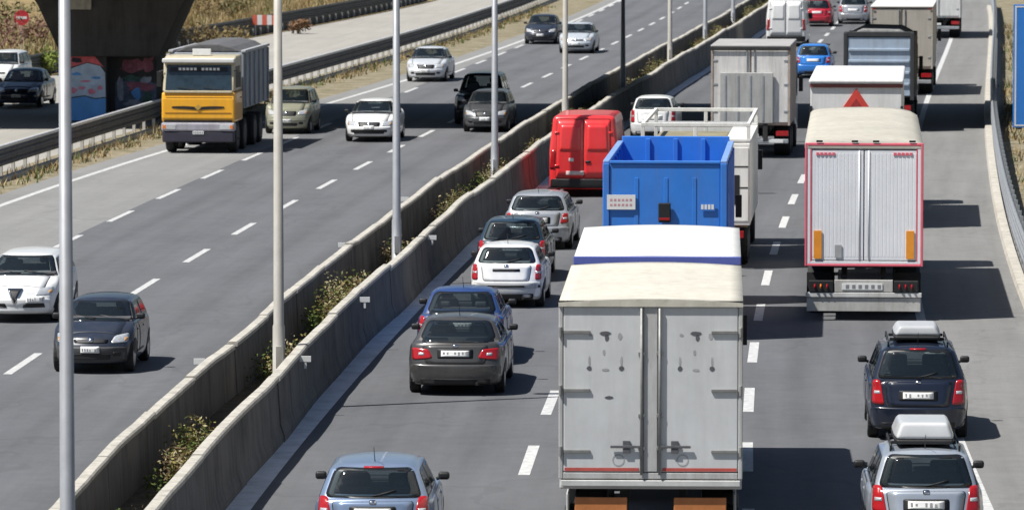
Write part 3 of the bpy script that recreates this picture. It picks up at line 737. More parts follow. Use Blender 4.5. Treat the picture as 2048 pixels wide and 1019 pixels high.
silv = car('estate_car', 'silver blue estate car carrying a white roof box at the bottom right', 0, 5.93, 78.2, 'wagon', mat('paint_pale_steel', (.40, .44, .50), .3, .4, .06, 1.5, .6), 4.2, 1.70, 1.50, lamps='tall', lampz=(.62, 1.0), rails=True)
roof_box('grey roof box strapped on the navy minivan', mpv, 1.60, 1.6, .84, .30, mat('box_grey', (.40, .41, .42), .45, 0, .06), M_BLACK, -.55)
roof_box('glossy white roof box on the silver estate car', silv, 1.48, 1.8, .90, .37, mat('box_white', (.56, .57, .58), .25, 0, .05, coat=.4), M_BLACK, -.5)
car('hatchback', 'bright blue small car far ahead between two trucks', 0, 12.75, 233, 'hatch', P_BRBLUE, 3.7, 1.62, 1.45, detail=False)
car('hatchback', 'red car far ahead at the top edge beside the white van', 0, 16.4, 296, 'hatch', paint('crimson', (.45, .02, .04)), 3.9, 1.68, 1.5, detail=False)
car('hatchback', 'pale silver car far ahead at the top edge left of the beige truck', 0, 18.6, 300, 'mpv', P_SILVER, 4.1, 1.72, 1.62, detail=False)
car('hatchback', 'white car far ahead at the top edge beyond the silver car', 0, 17.6, 322, 'hatch', P_WHITE, 4.0, 1.7, 1.5, detail=False)

# oncoming traffic on the left carriageway (fronts to the camera)
U = 'oncoming cars on the left carriageway'
car('hatchback', 'white hatchback with a triangular chrome grille at the left edge', 0, -10.52, 115.9, 'hatch', P_WHITE, 4.1, 1.73, 1.39, 'us', grille='triangle', group=U)
car('hatchback', 'dark blue grey hatchback behind the nearest lamp post', 0, -8.08, 104.9, 'hatch', P_DARK, 3.6, 1.58, 1.36, 'us', group=U, bump=mat('bumper_grey', (.05, .05, .052), .6))
car('compact_van', 'champagne coloured car behind the second lamp post', 0, -7.80, 189.5, 'mpv', P_OLIVE, 3.8, 1.60, 1.55, 'us', grille='wide', group=U)
car('coupe', 'white low coupe with a wide black mouth behind the third lamp post', 0, -4.82, 184.5, 'coupe', P_WHITE, 4.0, 1.72, 1.38, 'us', grille='none', group=U)
car('sedan', 'silver white sedan in the pale slow lane', 0, -3.63, 229.6, 'sedan', mat('paint_pearl', (.62, .64, .66), .3, .2, .06, 1.5, .6), 4.3, 1.72, 1.42, 'us', grille='wide', group=U)
car('hatchback', 'dark grey car with bright headlights leading the black off-roader', 0, -.95, 190.6, 'hatch', mat('paint_gunmetal', (.09, .092, .098), .33, .3, .07, 1.5, .6), 3.9, 1.62, 1.42, 'us', grille='wide', group=U)
car('off_roader', 'black tall off-roader driving close behind the dark grey car', 0, -1.25, 195.6, 'suv', P_BLACKP, 4.4, 1.76, 1.80, 'us', grille='wide', group=U)
car('sedan', 'dark car far up the left carriageway in the slow lane', 0, 1.38, 271, 'sedan', P_DARK, 4.3, 1.66, 1.43, 'us', detail=False, group=U)
car('sedan', 'pale silver car far up the left carriageway behind the fifth lamp post', 0, 3.0, 259.5, 'sedan', mat('paint_ice', (.56, .60, .64), .3, .2, .06, 1.5, .6), 4.3, 1.68, 1.42, 'us', detail=False, group=U)
car('sedan', 'navy car on the slip road under the overpass', 0, -18.75, 207.8, 'sedan', P_NAVY, 4.3, 1.74, 1.44, 'us', group='cars on the slip road')
car('hatchback', 'white car on the slip road behind the navy car', 0, -20.85, 222, 'mpv', P_WHITE, 4.1, 1.70, 1.55, 'us', group='cars on the slip road')

# ------------------------------------------------------------------ trucks and vans
def truck_root(name, label, cat, X, Y, face='away', at=4.0, group=None):
    """origin at the middle of the end nearest the camera; local +Y points along the drive direction"""
    mS = slope(Y+at); return thing(name, label, cat, (X, Y, 0), -math.atan(mS)+(math.pi if face == 'us' else 0), group)
def axle(root, y, W, r=.5, dual=True):
    for sx in (-1, 1): add_wheel(root, sx*(W/2-(.30 if dual else .19)), y, r, .52 if dual else .30)
def chassis(root, y0, y1, W, z=.95):
    for sx in (-1, 1): B('chassis_rail', M_CHASSIS, root, sx*.42-.06, sx*.42+.06, y0, y1, z-.3, z)
def simple_cab(root, y0, y1, W, H, m, z0=.55):
    """cab-over tractor cab, front at y1"""
    mb = MB(); mb.prism([(y0, z0+.35), (y1-.05, z0), (y1+.05, z0+.5), (y1+.02, z0+1.1), (y1-.32, H-.15), (y1-.6, H), (y0, H)], -W/2, W/2, 'x'); mb.build('cab', m, root, .06)
    mb = MB(); mb.add([(-W/2+.12, y1+.03, z0+1.12), (W/2-.12, y1+.03, z0+1.12), (W/2-.16, y1-.29, H-.25), (-W/2+.16, y1-.29, H-.25)], [(0, 1, 2, 3)]); mb.build('windshield', M_SEAL, root)
    for sx in (-1, 1):
        B('side_window', M_SEAL, root, sx*(W/2+.004)-.004, sx*(W/2+.004)+.004, y1-1.25, y1-.35, z0+1.15, H-.35, .001)
        MB().box(sx*(W/2+.11)-.07, sx*(W/2+.11)+.07, y1-.15, y1-.04, z0+1.25, z0+1.75).tube((sx*W/2, y1-.1, z0+1.7), (sx*(W/2+.1), y1-.1, z0+1.7), .02, n=6).build('mirror', M_BLACK, root, .02)
    B('bumper', M_BLACK, root, -W/2+.03, W/2-.03, y1-.1, y1+.1, .3, z0+.02, .04)

# ---- nearest truck: grey rear doors, cream tarpaulin roof, drawbar trailer + truck
def near_truck():
    t = truck_root('box_truck', 'grey box truck with cream tarpaulin roof and twin rear doors, nearest truck', 'truck', 1.90, 75.0, at=9)
    W_ = 2.5; hw = 1.25; zb, zt = 1.60, 3.90
    M_DOOR = mat('truck_door_grey', (.60, .61, .61), .5, 0, .10, 1.3); M_FR = mat('truck_frame_grey', (.50, .50, .49), .5, 0, .12, 2)
    M_TARP = mat('tarp_cream', (.56, .53, .45), .7, 0, .08, .8, bump=.3, bscale=2.5); M_TARPW = mat('tarp_white', (.70, .695, .67), .7, 0, .06, .8, bump=.3, bscale=2.5)
    M_TSIDE = mat('tarp_side', (.50, .50, .48), .7, 0, .1, 1); M_BLUES = mat('blue_trim', (.10, .13, .42), .6, 0, .1, 2); M_INK = mat('door_ink', (.10, .10, .11), .8, 0, .2, 9); M_INKS = mat('door_ink_faint', (.36, .36, .36), .8, 0, .2, 9)
    M_REDT = mat('red_tape', (.50, .09, .07), .6, 0, .2, 5); M_OR = mat('orange_board', (.48, .17, .05), .6, 0, .2, 4)
    M_HINGE = mat('hinge_steel', (.26, .26, .25), .5, .4, .2, 8)
    # rear box
    B('box', M_TSIDE, t, -hw, hw, .07, 6.4, 1.35, 3.895, .02)
    fr = MB(); fr.box(-hw-.01, -hw+.05, -.03, .069, zb-.1, zt+.02).box(hw-.05, hw+.01, -.03, .069, zb-.1, zt+.02).box(-hw+.052, hw-.052, -.03, .069, zt-.03, zt+.02).box(-hw+.052, hw-.052, -.03, .069, zb-.1, zb-.01); fr.build('door_frame', M_FR, t, .012)
    for sx in (-1, 1):
        a, c = sorted((sx*.10, sx*(hw-.056)))
        d = B('rear_door', M_DOOR, t, a, c, -.028, .04, zb, zt-.036, .012)
        for z in (zb+.28, zb+1.12, zb+1.92):
            x0, x1 = sorted((sx*(hw-.06), sx*(hw-.42)))
            MB().box(x0, x1, -.052, -.029, z-.022, z+.022).tube((sx*(hw-.015), -.045, z-.07), (sx*(hw-.015), -.045, z+.07), .024, n=8).build('hinge', M_HINGE, d, .005)
        # lock bar with handle
        MB().tube((sx*.125, -.055, zb-.04), (sx*.125, -.055, zt-.05), .020, n=8).build('lock_bar', M_HINGE, d, smooth=True)
        MB().box(min(sx*.13, sx*.55), max(sx*.13, sx*.55), -.07, -.05, zb+.33, zb+.365).box(sx*.33-.05, sx*.33+.05, -.062, -.029, zb+.26, zb+.43).build('lock_handle', M_INK, d, .004)
        for k in (.30, .75, 1.6): MB().box(sx*.125-.045, sx*.125+.045, -.06, -.029, zb+k, zb+k+.05).build('lock_bracket', M_HINGE, d, .004)
        # printed pictogram marks: small dark shapes, flush on the door
        def mark(x, z, w, h, m=M_INK, n=8):
            mb = MB(); mb.add([(x+w*math.cos(2*math.pi*i/n)*(1+.3*(random.random()-.5)), -.0305, z+h*math.sin(2*math.pi*i/n)*(1+.3*(random.random()-.5))) for i in range(n)], [tuple(range(n))]); mb.build('door_mark', m, d)
        cx = sx*.62
        mark(cx, zb+1.90, .075, .035); mark(cx+.02, zb+1.84, .03, .05)
        for dx in (-.22, .22): mark(cx+dx, zb+1.42, .035, .035); mark(cx+dx, zb+1.52, .016, .07, M_INKS)
        mark(cx, zb+1.40, .05, .02, M_INKS); mark(cx-.2, zb+1.88, .03, .02, M_INKS); mark(cx+.2, zb+1.86, .03, .05, M_INKS); mark(cx-.02, zb+1.64, .02, .04, M_INKS)
        if sx < 0: mark(cx+.05, zb+1.02, .06, .022)
        for zc in (zb+.16,):
            mb = MB(); n = 18; c0 = sx*.44
            for r_ in (.085, .068):
                for i in range(n): mb.v.append((c0+r_*math.cos(2*math.pi*i/n), -.0305, zc+r_*math.sin(2*math.pi*i/n)))
            mb.f = [(i, (i+1) % n, n+(i+1) % n, n+i) for i in range(n)]; mb.build('door_mark', M_INKS, d)
        mb = MB(); mb.box(min(sx*.16, sx*(hw-.07)), max(sx*.16, sx*(hw-.07)), -.0325, -.029, zb+.01, zb+.055); mb.build('red_tape', M_REDT, d)
        B('orange_board', M_OR, t, sx*.68-.36, sx*.68+.36, .02, .06, .78, 1.24, .01)
        tl = B('tail_light', M_RED, t, sx*1.02-.16, sx*1.02+.16, -.05, .02, .62, .76, .01)
        B('side_guard', M_FR, t, sx*1.16-.02, sx*1.16+.02, .8, 5.9, .75, 1.2)
    B('centre_post', M_FR, t, -.095, .095, -.034, .04, zb-.0, zt-.036, .01)
    B('sill_bar', mat('sill_white', (.56, .56, .54), .5, 0, .15, 4), t, -hw+.02, hw-.02, -.05, .06, zb-.20, zb-.115, .01)
    B('under_run_bar', M_CHASSIS, t, -1.15, 1.15, .0, .12, .52, .66, .02)
    # roofs: arched, sagging slightly between the bows
    def roof(nm, y0, y1, m, z, rise, lip):
        mb = MB(); nx, ny = 14, 22
        for j in range(ny+1):
            y = y0+(y1-y0)*j/ny
            for i in range(nx+1):
                u = -1+2*i/nx; e = (1-u*u)
                sag = -.02*abs(math.sin(math.pi*j/ny*5))*e
                mb.v.append((u*(hw+.012), y, z+rise*e+sag))
        w = nx+1
        for j in range(ny):
            for i in range(nx): mb.f.append((j*w+i, j*w+i+1, (j+1)*w+i+1, (j+1)*w+i))
        # turned-down edges
        for j in range(ny+1):
            y = y0+(y1-y0)*j/ny
            for sx in (-1, 1): mb.v.append((sx*(hw+.014), y, z-lip))
        k = (ny+1)*w
        for j in range(ny):
            mb.f.append((j*w, (j+1)*w, k+2*j+2, k+2*j)); mb.f.append((j*w+nx, k+2*j+1, k+2*j+3, (j+1)*w+nx))
        for yi in (0, ny):
            q = len(mb.v)
            for i in range(nx+1):
                x, y, zz = mb.v[yi*w+i]; mb.v.append((x, y, z-lip))
            for i in range(nx): mb.f.append((yi*w+i, yi*w+i+1, q+i+1, q+i))
        o = mb.build(nm, m, t); o.data.polygons.foreach_set('use_smooth', [i < nx*ny for i in range(len(o.data.polygons))]); return o
    roof('roof_tarpaulin', -.06, 6.5, M_TARP, 3.925, .05, .055)
    B('drip_edge', M_BLACK, t, -hw-.01, hw+.01, -.045, .0, zt+.022, zt+.05, .004)
    # front unit
    B('front_box', M_TSIDE, t, -hw, hw, 7.7, 14.2, 1.2, 3.9, .02)
    roof('front_roof', 7.62, 14.3, M_TARPW, 3.93, .05, .09)
    B('blue_trim', M_BLUES, t, -hw-.012, hw+.012, 7.55, 7.615, 3.85, 3.975, .01)
    chassis(t, .3, 6.3, W_); chassis(t, 7.6, 16.5, W_); MB().tube((0, 6.2, .75), (0, 7.8, .75), .06).build('drawbar', M_CHASSIS, t)
    simple_cab(t, 14.32, 16.8, 2.45, 3.6, P_WHITE)
    for y in (1.3, 5.0, 10.2, 11.5): axle(t, y, W_)
    axle(t, 15.8, W_, .5, False)
near_truck()

# ---- articulated truck, right lane: pink-red framed rear, cream roof
def artic():
    t = truck_root('articulated_truck', 'articulated truck with pink framed white rear doors and cream rounded roof', 'truck', 7.48, 116.6, at=7)
    hw = 1.25; zb, zt = 1.26, 3.72
    M_FRP = mat('frame_pink', (.74, .13, .18), .5, 0, .12, 3); M_PAN = mat('panel_white', (.80, .81, .83), .4, 0, .05, 1.5); M_CREAM = mat('roof_cream', (.47, .445, .375), .65, 0, .10, .7, bump=.25, bscale=2)
    M_SIDE = mat('artic_side', (.60, .52, .50), .6, 0, .08, 1); M_REFO = mat('marker_orange', (.80, .30, .03), .45, 0, .1, 5); M_GREYB = mat('bumper_beige', (.46, .455, .43), .6, 0, .15, 3)
    B('trailer_box', M_SIDE, t, -hw, hw, .08, 13.5, 1.2, 3.70, .02)
    f = MB(); f.box(-hw-.005, -hw+.045, -.04, .079, zb-.10, zt+.06).box(hw-.045, hw+.005, -.04, .079, zb-.10, zt+.06).box(-hw+.047, hw-.047, -.04, .079, zt+.0, zt+.06).box(-hw+.047, hw-.047, -.04, .079, zb-.10, zb-.05); f.build('door_frame', M_FRP, t, .012)
    f = MB(); f.box(-hw+.046, -hw+.112, -.03, .078, zb-.049, zt-.001).box(hw-.112, hw-.046, -.03, .078, zb-.049, zt-.001).box(-hw+.114, hw-.114, -.03, .078, zt-.06, zt-.001).box(-hw+.114, hw-.114, -.03, .078, zb-.049, zb+.01); f.build('inner_band', M_PAN, t, .008)
    inner = MB(); 
    for sx in (-1, 1):
        a, c = sorted((sx*.012, sx*(hw-.14)))
        d = B('rear_door', M_PAN, t, a, c, -.02, .05, zb+.03, zt-.09, .008)
        n = 14
        for k in range(n):                                     # vertical ribs of the door skin
            x = a+(c-a)*(k+.5)/n; B('rib', M_PAN, d, x-.03, x+.03, -.0225, -.019, zb+.10, zt-.16, .006)
        MB().tube((sx*.10, -.03, zb+.04), (sx*.10, -.03, zt-.10), .012, n=8).build('lock_bar', M_PAN, d, smooth=True)
        B('reflective_marker', M_REFO, t, sx*.98-.085, sx*.98+.085, -.05, -.033, zb+.06, zb+.66, .004)
        # red lettering strokes in the upper corners (too small to read)
        for k in range(5): MB().box(sx*.82-.20+.085*k, sx*.82-.14+.085*k, -.038, -.021, zt-.20, zt-.14).build('lettering', M_FRP, d)
        cl = B('tail_light', M_BLACK, t, sx*.90-.26, sx*.90+.26, -.06, .05, .60, .86, .02)
        for k, mm in ((-.13, M_RED), (.0, M_ORANGE if sx < 0 else M_RED), (.13, M_RED)): MB().lathe([(.055, 0), (.055, -.02), (.03, -.03)], (sx*.90+k, -.06, .73), 12, 'x').build('lens', mm, cl)
        B('mud_flap', M_RUB, t, sx*.92-.3, sx*.92+.3, 1.0, 1.03, .25, .95, .005)
    for sx in (-1, 1): f2 = B('inner_frame', M_FRP, t, sx*(hw-.127)-.013, sx*(hw-.127)+.013, -.03, .04, zb, zt-.06, .003)
    for x in (-.95, -.2, .25, 1.02): B('marker_lamp', M_BLACK, t, x-.07, x+.07, -.055, -.02, zt+.075, zt+.12, .01)
    B('tank_label', mat('label_grey', (.36, .36, .36), .6), t, -.62, -.47, -.045, -.033, zb+.08, zb+.36, .003)
    b_ = B('rear_bumper', mat('bumper_white', (.60, .60, .58), .5, 0, .12, 3), t, -hw+.02, hw-.02, -.05, .1, .50, .60, .01)
    B('light_bar', M_GREYB, t, -.62, .62, -.04, .08, .61, .87, .01)
    p = B('number_plate', M_PLATE, t, -.46, .40, -.055, -.042, .66, .80, .003)
    for k in range(6): MB().box(-.38+.135*k, -.31+.135*k, -.0585, -.054, .69, .77).build('plate_print', M_PLTXT, p)
    B('under_run_guard', M_GREYB, t, -hw+.04, hw-.04, -.02, .03, .20, .49, .01)
    # roof: cross-section with rounded shoulders
    pr = [(-hw-.012, zt-.05), (-hw-.012, zt+.06), (-hw+.05, zt+.11), (-hw+.2, zt+.15), (-.6, zt+.18), (0, zt+.19), (.6, zt+.18), (hw-.40, zt+.15), (hw-.18, zt+.10), (hw-.05, zt+.03), (hw+.012, zt-.05)]
    mb = MB(); n = len(pr); ny = 24
    for j in range(ny+1):
        y = -.035+13.0*j/ny; sag = .018*abs(math.sin(math.pi*6*j/ny))
        k0 = .45 if j == 0 else (.8 if j == 1 else 1)
        for x, z in pr: mb.v.append((x, y if j else y, zt-.05+(z-zt+.05)*k0-sag*(1 if abs(x) < 1 else 0)))
    for j in range(ny):
        for i in range(n-1): mb.f.append((j*n+i, j*n+i+1, (j+1)*n+i+1, (j+1)*n+i))
    mb.f.append(tuple(range(n))); mb.f.append(tuple(range(ny*n, ny*n+n)))
    o = mb.build('roof', M_CREAM, t); o.data.polygons.foreach_set('use_smooth', [i < ny*(n-1) for i in range(len(o.data.polygons))])
    chassis(t, .3, 13.2, 2.5); simple_cab(t, 14.0, 16.2, 2.45, 3.6, P_WHITE)
    chassis(t, 11.5, 15.8, 2.5, .8)
    for y in (2.2, 3.5, 4.8, 12.4): axle(t, y, 2.5)
    axle(t, 15.0, 2.5, .5, False)
artic()

# ---- white truck with a red triangle ahead of the articulated truck
def triangle_truck():
    t = truck_root('box_truck', 'white box truck with a red triangle on its rear', 'truck', 9.02, 144, at=5)
    M_WB = mat('white_box', (.72, .715, .70), .45, 0, .06, 1); M_BR = mat('gutter_brown', (.20, .06, .05), .6, 0, .2, 4)
    B('box', M_WB, t, -1.2, 1.2, 0, 8.3, 1.1, 3.78, .03)
    B('rear_lip', M_BR, t, -1.22, 1.22, -.05, -.002, 3.70, 3.795, .01)
    B('roof', M_WB, t, -1.24, 1.24, -.09, 8.5, 3.80, 3.92, .05)
    tr = MB(); tr.prism([(-.46, 3.02), (.46, 3.02), (.0, 3.68)], -.03, -.003, 'y'); to = tr.build('red_triangle', mat('triangle_red', (.62, .06, .045), .45, 0, .15, 4), t)
    tr = MB(); tr.prism([(-.2, 3.12), (.2, 3.12), (.0, 3.42)], -.036, -.031, 'y'); tr.build('emblem', mat('triangle_dark', (.32, .03, .03), .5, 0, .3, 9), to)
    for sx in (-1, 1):
        B('rear_door', M_WB, t, min(sx*.01, sx*1.15), max(sx*.01, sx*1.15), -.002-.02, -.0005, 1.2, 2.80, .005)
        B('tail_light', M_RED, t, sx*.95-.18, sx*.95+.18, -.04, .05, .72, .9, .01)
        for z in (3.1, 1.8): B('hinge', M_BLACK, t, sx*1.19-.035, sx*1.19+.035, -.05, .02, z-.12, z+.12, .01)
    B('rear_bumper', M_CHASSIS, t, -1.15, 1.15, -.02, .12, .5, .66, .02); chassis(t, .2, 10.6, 2.4)
    simple_cab(t, 9.2, 11.1, 2.4, 3.2, P_WHITE)
    for y in (2.5, 3.8): axle(t, y, 2.4)
    axle(t, 10.3, 2.4, .5, False)
triangle_truck()

# ---- tipper with ribbed blue-grey tailgate
def tipper_rear(X, Y):
    t = truck_root('tipper_truck', 'tipper truck with ribbed blue grey tailgate in a dark frame', 'truck', X, Y, at=4)
    M_TG = mat('tailgate_bluegrey', (.36, .44, .54), .5, 0, .12, 2); M_DF = mat('dark_frame', (.035, .037, .04), .6, 0, .2, 3)
    hw = 1.22
    B('tipper_body', M_DF, t, -hw, hw, .10, 6.2, 1.2, 3.30, .03)
    tg = B('tailgate', M_TG, t, -hw+.13, hw-.13, -.02, .09, 1.25, 3.28, .02)
    for z in (1.65, 2.05, 2.45, 2.85): B('rib', M_TG, tg, -hw+.16, hw-.16, -.07, -.021, z-.05, z+.05, .02)
    for sx in (-1, 1):
        B('corner_post', M_DF, t, sx*(hw-.06)-.07, sx*(hw-.06)+.07, -.06, .098, 1.1, 3.45, .02)
        B('tail_light', M_RED, t, sx*.95-.17, sx*.95+.17, -.05, .04, .75, .92, .01)
        B('mud_flap', M_RUB, t, sx*.9-.3, sx*.9+.3, .3, .33, .25, .95, .005)
    B('top_bar', M_DF, t, -hw+.012, hw-.012, -.05, .095, 3.30, 3.48, .02)
    MB().prism([(-1.1, 3.31), (1.1, 3.31), (.7, 3.52), (-.6, 3.55)], .5, 5.9, 'y').build('load', mat('gravel_load', (.2, .2, .2), .9, 0, .4, 6), t, .08)
    B('bumper', M_GALV, t, -1.1, 1.1, -.02, .1, .5, .62, .02); chassis(t, .2, 8.5, 2.4)
    simple_cab(t, 6.6, 8.6, 2.4, 3.1, paint('cab_grey', (.4, .42, .44)))
    for y in (1.3, 2.6): axle(t, y, 2.44)
    axle(t, 7.8, 2.44, .5, False)
tipper_rear(12.76, 191.2)

def plain_box(name, label, X, Y, Wd, H, L, m, mroof, mdoor, cabm, lift=None):
    t = truck_root(name, label, 'truck', X, Y, at=L/2); hw = Wd/2
    B('box', m, t, -hw, hw, .04, L, 1.05, H-.08, .03); B('roof', mroof, t, -hw-.02, hw+.02, -.05, L+.03, H-.078, H, .03)
    for sx in (-1, 1):
        a, c = sorted((sx*.03, sx*(hw-.07))); d = B('rear_door', mdoor, t, a, c, -.015, .038, 1.15, H-.13, .01)
        MB().tube((sx*.12, -.035, 1.12), (sx*.12, -.035, H-.14), .02, n=8).build('lock_bar', M_GALV, d)
        for z in (1.5, (H+1.1)/2, H-.5): B('hinge', M_GALV, d, sx*(hw-.12)-.08, sx*(hw-.12)+.08, -.03, -.014, z-.03, z+.03, .004)
        B('corner_post', m, t, sx*(hw-.03)-.035, sx*(hw-.03)+.035, -.03, .039, 1.05, H-.085, .01)
        B('tail_light', M_RED, t, sx*(hw-.25)-.2, sx*(hw-.25)+.2, -.05, .04, .72, .88, .01)
        B('marker_lamp', M_RED, t, sx*(hw-.1)-.05, sx*(hw-.1)+.05, -.06, -.04, H-.15, H-.11, .005)
    B('rear_bumper', M_GALV, t, -hw+.05, hw-.05, -.04, .1, .48, .62, .02)
    po = B('number_plate', M_PLATE, t, -.26, .26, -.06, -.045, .68, .79, .003)
    chassis(t, .2, L+1.8, Wd); simple_cab(t, L+.4, L+2.3, Wd-.05, min(3.2, H-.3), cabm)
    for y in (1.8, 3.1): axle(t, y, Wd)
    axle(t, L+1.5, Wd, .5, False)
    return t
M_BEIGE = mat('box_beige', (.45, .42, .37), .6, 0, .08, 1); M_BEIGER = mat('roof_offwhite', (.68, .66, .62), .5, 0, .06, 1)
plain_box('box_truck', 'tall beige box truck ahead of the blue grey tipper', 15.45, 218, 2.45, 3.55, 7.5, M_BEIGE, M_BEIGER, M_BEIGE, P_WHITE)
M_WB2 = mat('white_box_far', (.70, .70, .69), .5, 0, .07, 1)
plain_box('box_truck', 'white truck at the top edge beyond the beige box truck', 21.5, 279, 2.45, 3.6, 7.5, M_WB2, M_WB2, M_WB2, P_WHITE)

# ---- refrigerated truck with a folded tail lift
M_RFW = mat('reefer_white', (.70, .685, .66), .5, 0, .10, 1.2); M_DIRTY = mat('reefer_dirty_edge', (.40, .33, .28), .7, 0, .3, 2.5)
t = plain_box('refrigerated_truck', 'dirty white truck with a folded grey tail lift on its rear', 7.62, 175.5, 2.52, 3.62, 5.2, M_DIRTY, mat('reefer_roof', (.36, .35, .34), .6, 0, .15, 1), M_RFW, P_WHITE)
lf = B('tail_lift', mat('lift_grey', (.44, .44, .425), .5, .1, .12, 2), t, -.98, .72, -.13, -.05, 1.12, 2.74, .02)
B('rear_top_bar', M_CHASSIS, t, -1.27, 1.27, -.07, -.051, 3.44, 3.54, .005)
for x in (-.8, -.4, .0, .4): B('rib', M_GALV, lf, x-.03, x+.03, -.145, -.131, 1.2, 2.65, .005)
B('lift_arm', M_CHASSIS, t, -.75, -.6, -.1, .2, .55, 1.12); B('lift_arm', M_CHASSIS, t, .4, .55, -.1, .2, .55, 1.12)
B('blue_panel', mat('panel_blue', (.05, .13, .3), .6), t, -.5, .1, -.07, -.052, .85, 1.04, .004)
for x in (-.75, .75): B('white_marker', M_PLATE, t, x-.3, x+.3, -.07, -.042, .50, .60, .004)

# ---- blue open tipper body ahead of the nearest truck
def blue_tipper():
    t = truck_root('tipper_truck', 'truck with an open bright blue tipper body ahead of the nearest truck', 'truck', 3.12, 112, at=5)
    M_BL = mat('tipper_blue', (.03, .20, .66), .42, 0, .10, 1.4, .3); hw = 1.25; z0, z1 = 1.05, 3.68; L = 7.3
    B('floor', M_BL, t, -hw+.08, hw-.08, .08, L-.1, z0, z0+.15)
    for sx in (-1, 1):
        w = B('side_wall', M_BL, t, sx*(hw-.04)-.04, sx*(hw-.04)+.04, .082, L-.002, z0, z1-.06, .015)
        B('top_rail', mat('tipper_rail', (.20, .33, .62), .45, 0, .15, 3), w, sx*(hw-.05)-.065, sx*(hw-.05)+.065, .0, L, z1-.058, z1, .015)
        for k in range(6): B('rib', M_BL, w, sx*(hw+.02)-.02, sx*(hw+.02)+.02, .5+1.2*k-.06, .5+1.2*k+.06, z0+.1, z1-.1, .01)
        for k in range(5): B('inner_rib', M_BL, w, sx*(hw-.11)-.03, sx*(hw-.11)+.03, 1.1+1.2*k-.05, 1.1+1.2*k+.05, z0+.16, z1-.12, .01)
        B('corner_post', M_BL, t, sx*(hw-.05)-.065, sx*(hw-.05)+.065, -.03, .08, z0-.1, z1-.059, .015)
    fw = B('front_wall', M_BL, t, -hw+.082, hw-.082, L-.08, L, z0, z1+.10, .015)
    for x in (-.6, .0, .6): B('rib', M_BL, fw, x-.05, x+.05, L-.13, L-.081, z0+.2, z1+.05, .01)
    tg = B('tailgate', M_BL, t, -hw+.118, hw-.118, .0, .08, z0, z1-.07, .02)
    for k in (-.58, .02, .6): B('rib', M_BL, tg, k-.04, k+.04, -.012, -.001, z0+.1, z1-.35, .005)
    B('tailgate_rim', M_BL, tg, -hw+.12, hw-.12, -.03, .09, z1-.068, z1-.005, .015)
    st = B('sticker', M_PLATE, t, -1.18, -.60, -.045, -.0315, 2.68, 2.98, .002)
    for r_ in range(2):
        for k in range(6): MB().box(-1.12+.08*k, -1.07+.08*k, -.0475, -.0445, 2.75+.1*r_, 2.80+.1*r_).build('print', mat('sticker_print', (.55, .3, .32), .6, 0, .2, 9), st)
    s2 = B('small_sticker', M_BL, t, .72, 1.02, -.04, -.0315, 2.66, 2.82, .002)
    for k in range(4): MB().box(.74+.07*k, .79+.07*k, -.043, -.0395, 2.69, 2.79).build('print', M_PLATE, s2)
    B('tow_bracket', M_BLACK, t, -.13, .12, -.10, -.03, 2.42, 2.82, .02)
    B('lamp_lens', M_RED, t, -.11, .10, -.115, -.101, 2.47, 2.52, .003)
    for sx in (-1, 1): B('tail_light', M_RED, t, sx*.95-.2, sx*.95+.2, -.05, .04, .75, .92, .01)
    B('bumper', M_CHASSIS, t, -1.15, 1.15, .0, .12, .5, .64, .02)
    chassis(t, .1, 10.3, 2.5); simple_cab(t, 8.4, 10.6, 2.4, 3.25, paint('cab_blue', (.03, .14, .45)))
    for y in (1.7, 3.0): axle(t, y, 2.5)
    axle(t, 9.6, 2.5, .5, False)
blue_tipper()

# ---- white work truck with open rack, ahead of the blue tipper
def rack_truck():
    t = truck_root('work_truck', 'white work truck with open top rack and tall locker ahead of the blue tipper', 'truck', 4.36, 130.5, at=5)
    M_RW = mat('rack_white', (.74, .73, .69), .5, 0, .06, 2); hw = 1.3
    for y in (0, 7.2):
        f = MB(); f.box(-hw, hw, y, y+.08, 3.39, 3.48).box(-hw, hw, y, y+.08, 3.0, 3.10)
        for x in (-hw, -.05, hw-.09): f.box(x, x+.09, y+.004, y+.076, 1.1, 3.47)
        f.build('rack_frame', M_RW, t, .01)
    for sx in (-1, 1): B('rack_rail', M_RW, t, sx*(hw-.045)-.04, sx*(hw-.045)+.04, .082, 7.198, 3.392, 3.475, .01)
    B('bed', mat('bed_olive', (.20, .185, .12), .8, 0, .3, 1.5), t, -hw+.05, hw-.05, .1, 7.15, 1.0, 1.15)
    B('load_cover', mat('load_olive', (.23, .205, .13), .9, 0, .35, 1.2, bump=.6, bscale=3), t, -hw+.12, .70, .4, 6.9, 1.16, 2.92, .12)
    lk = B('locker', M_RW, t, .82, hw-.0, -.02, 7.1, 1.05, 2.995, .02)
    B('locker_door', M_RW, lk, .86, hw-.04, -.04, -.021, 1.15, 2.9, .01)
    B('vent_opening', M_BLACK, lk, .91, 1.05, -.052, -.041, 1.55, 2.25, .01)
    for z in (1.85, 1.35): B('strip', M_BLACK, lk, .88, hw-.05, -.048, -.042, z-.015+.6, z+.015+.6, .003)
    B('roof_panel', M_RW, lk, .70, hw+.0, 0, 7.1, 2.998, 3.06, .01)
    chassis(t, .1, 9.8, 2.4); simple_cab(t, 7.6, 9.7, 2.35, 3.05, P_WHITE)
    for sx in (-1, 1): B('tail_light', M_RED, t, sx*.95-.2, sx*.95+.2, -.05, .04, .75, .92, .01)
    for y in (1.7, 2.9): axle(t, y, 2.5)
    axle(t, 8.8, 2.45, .5, False)
rack_truck()

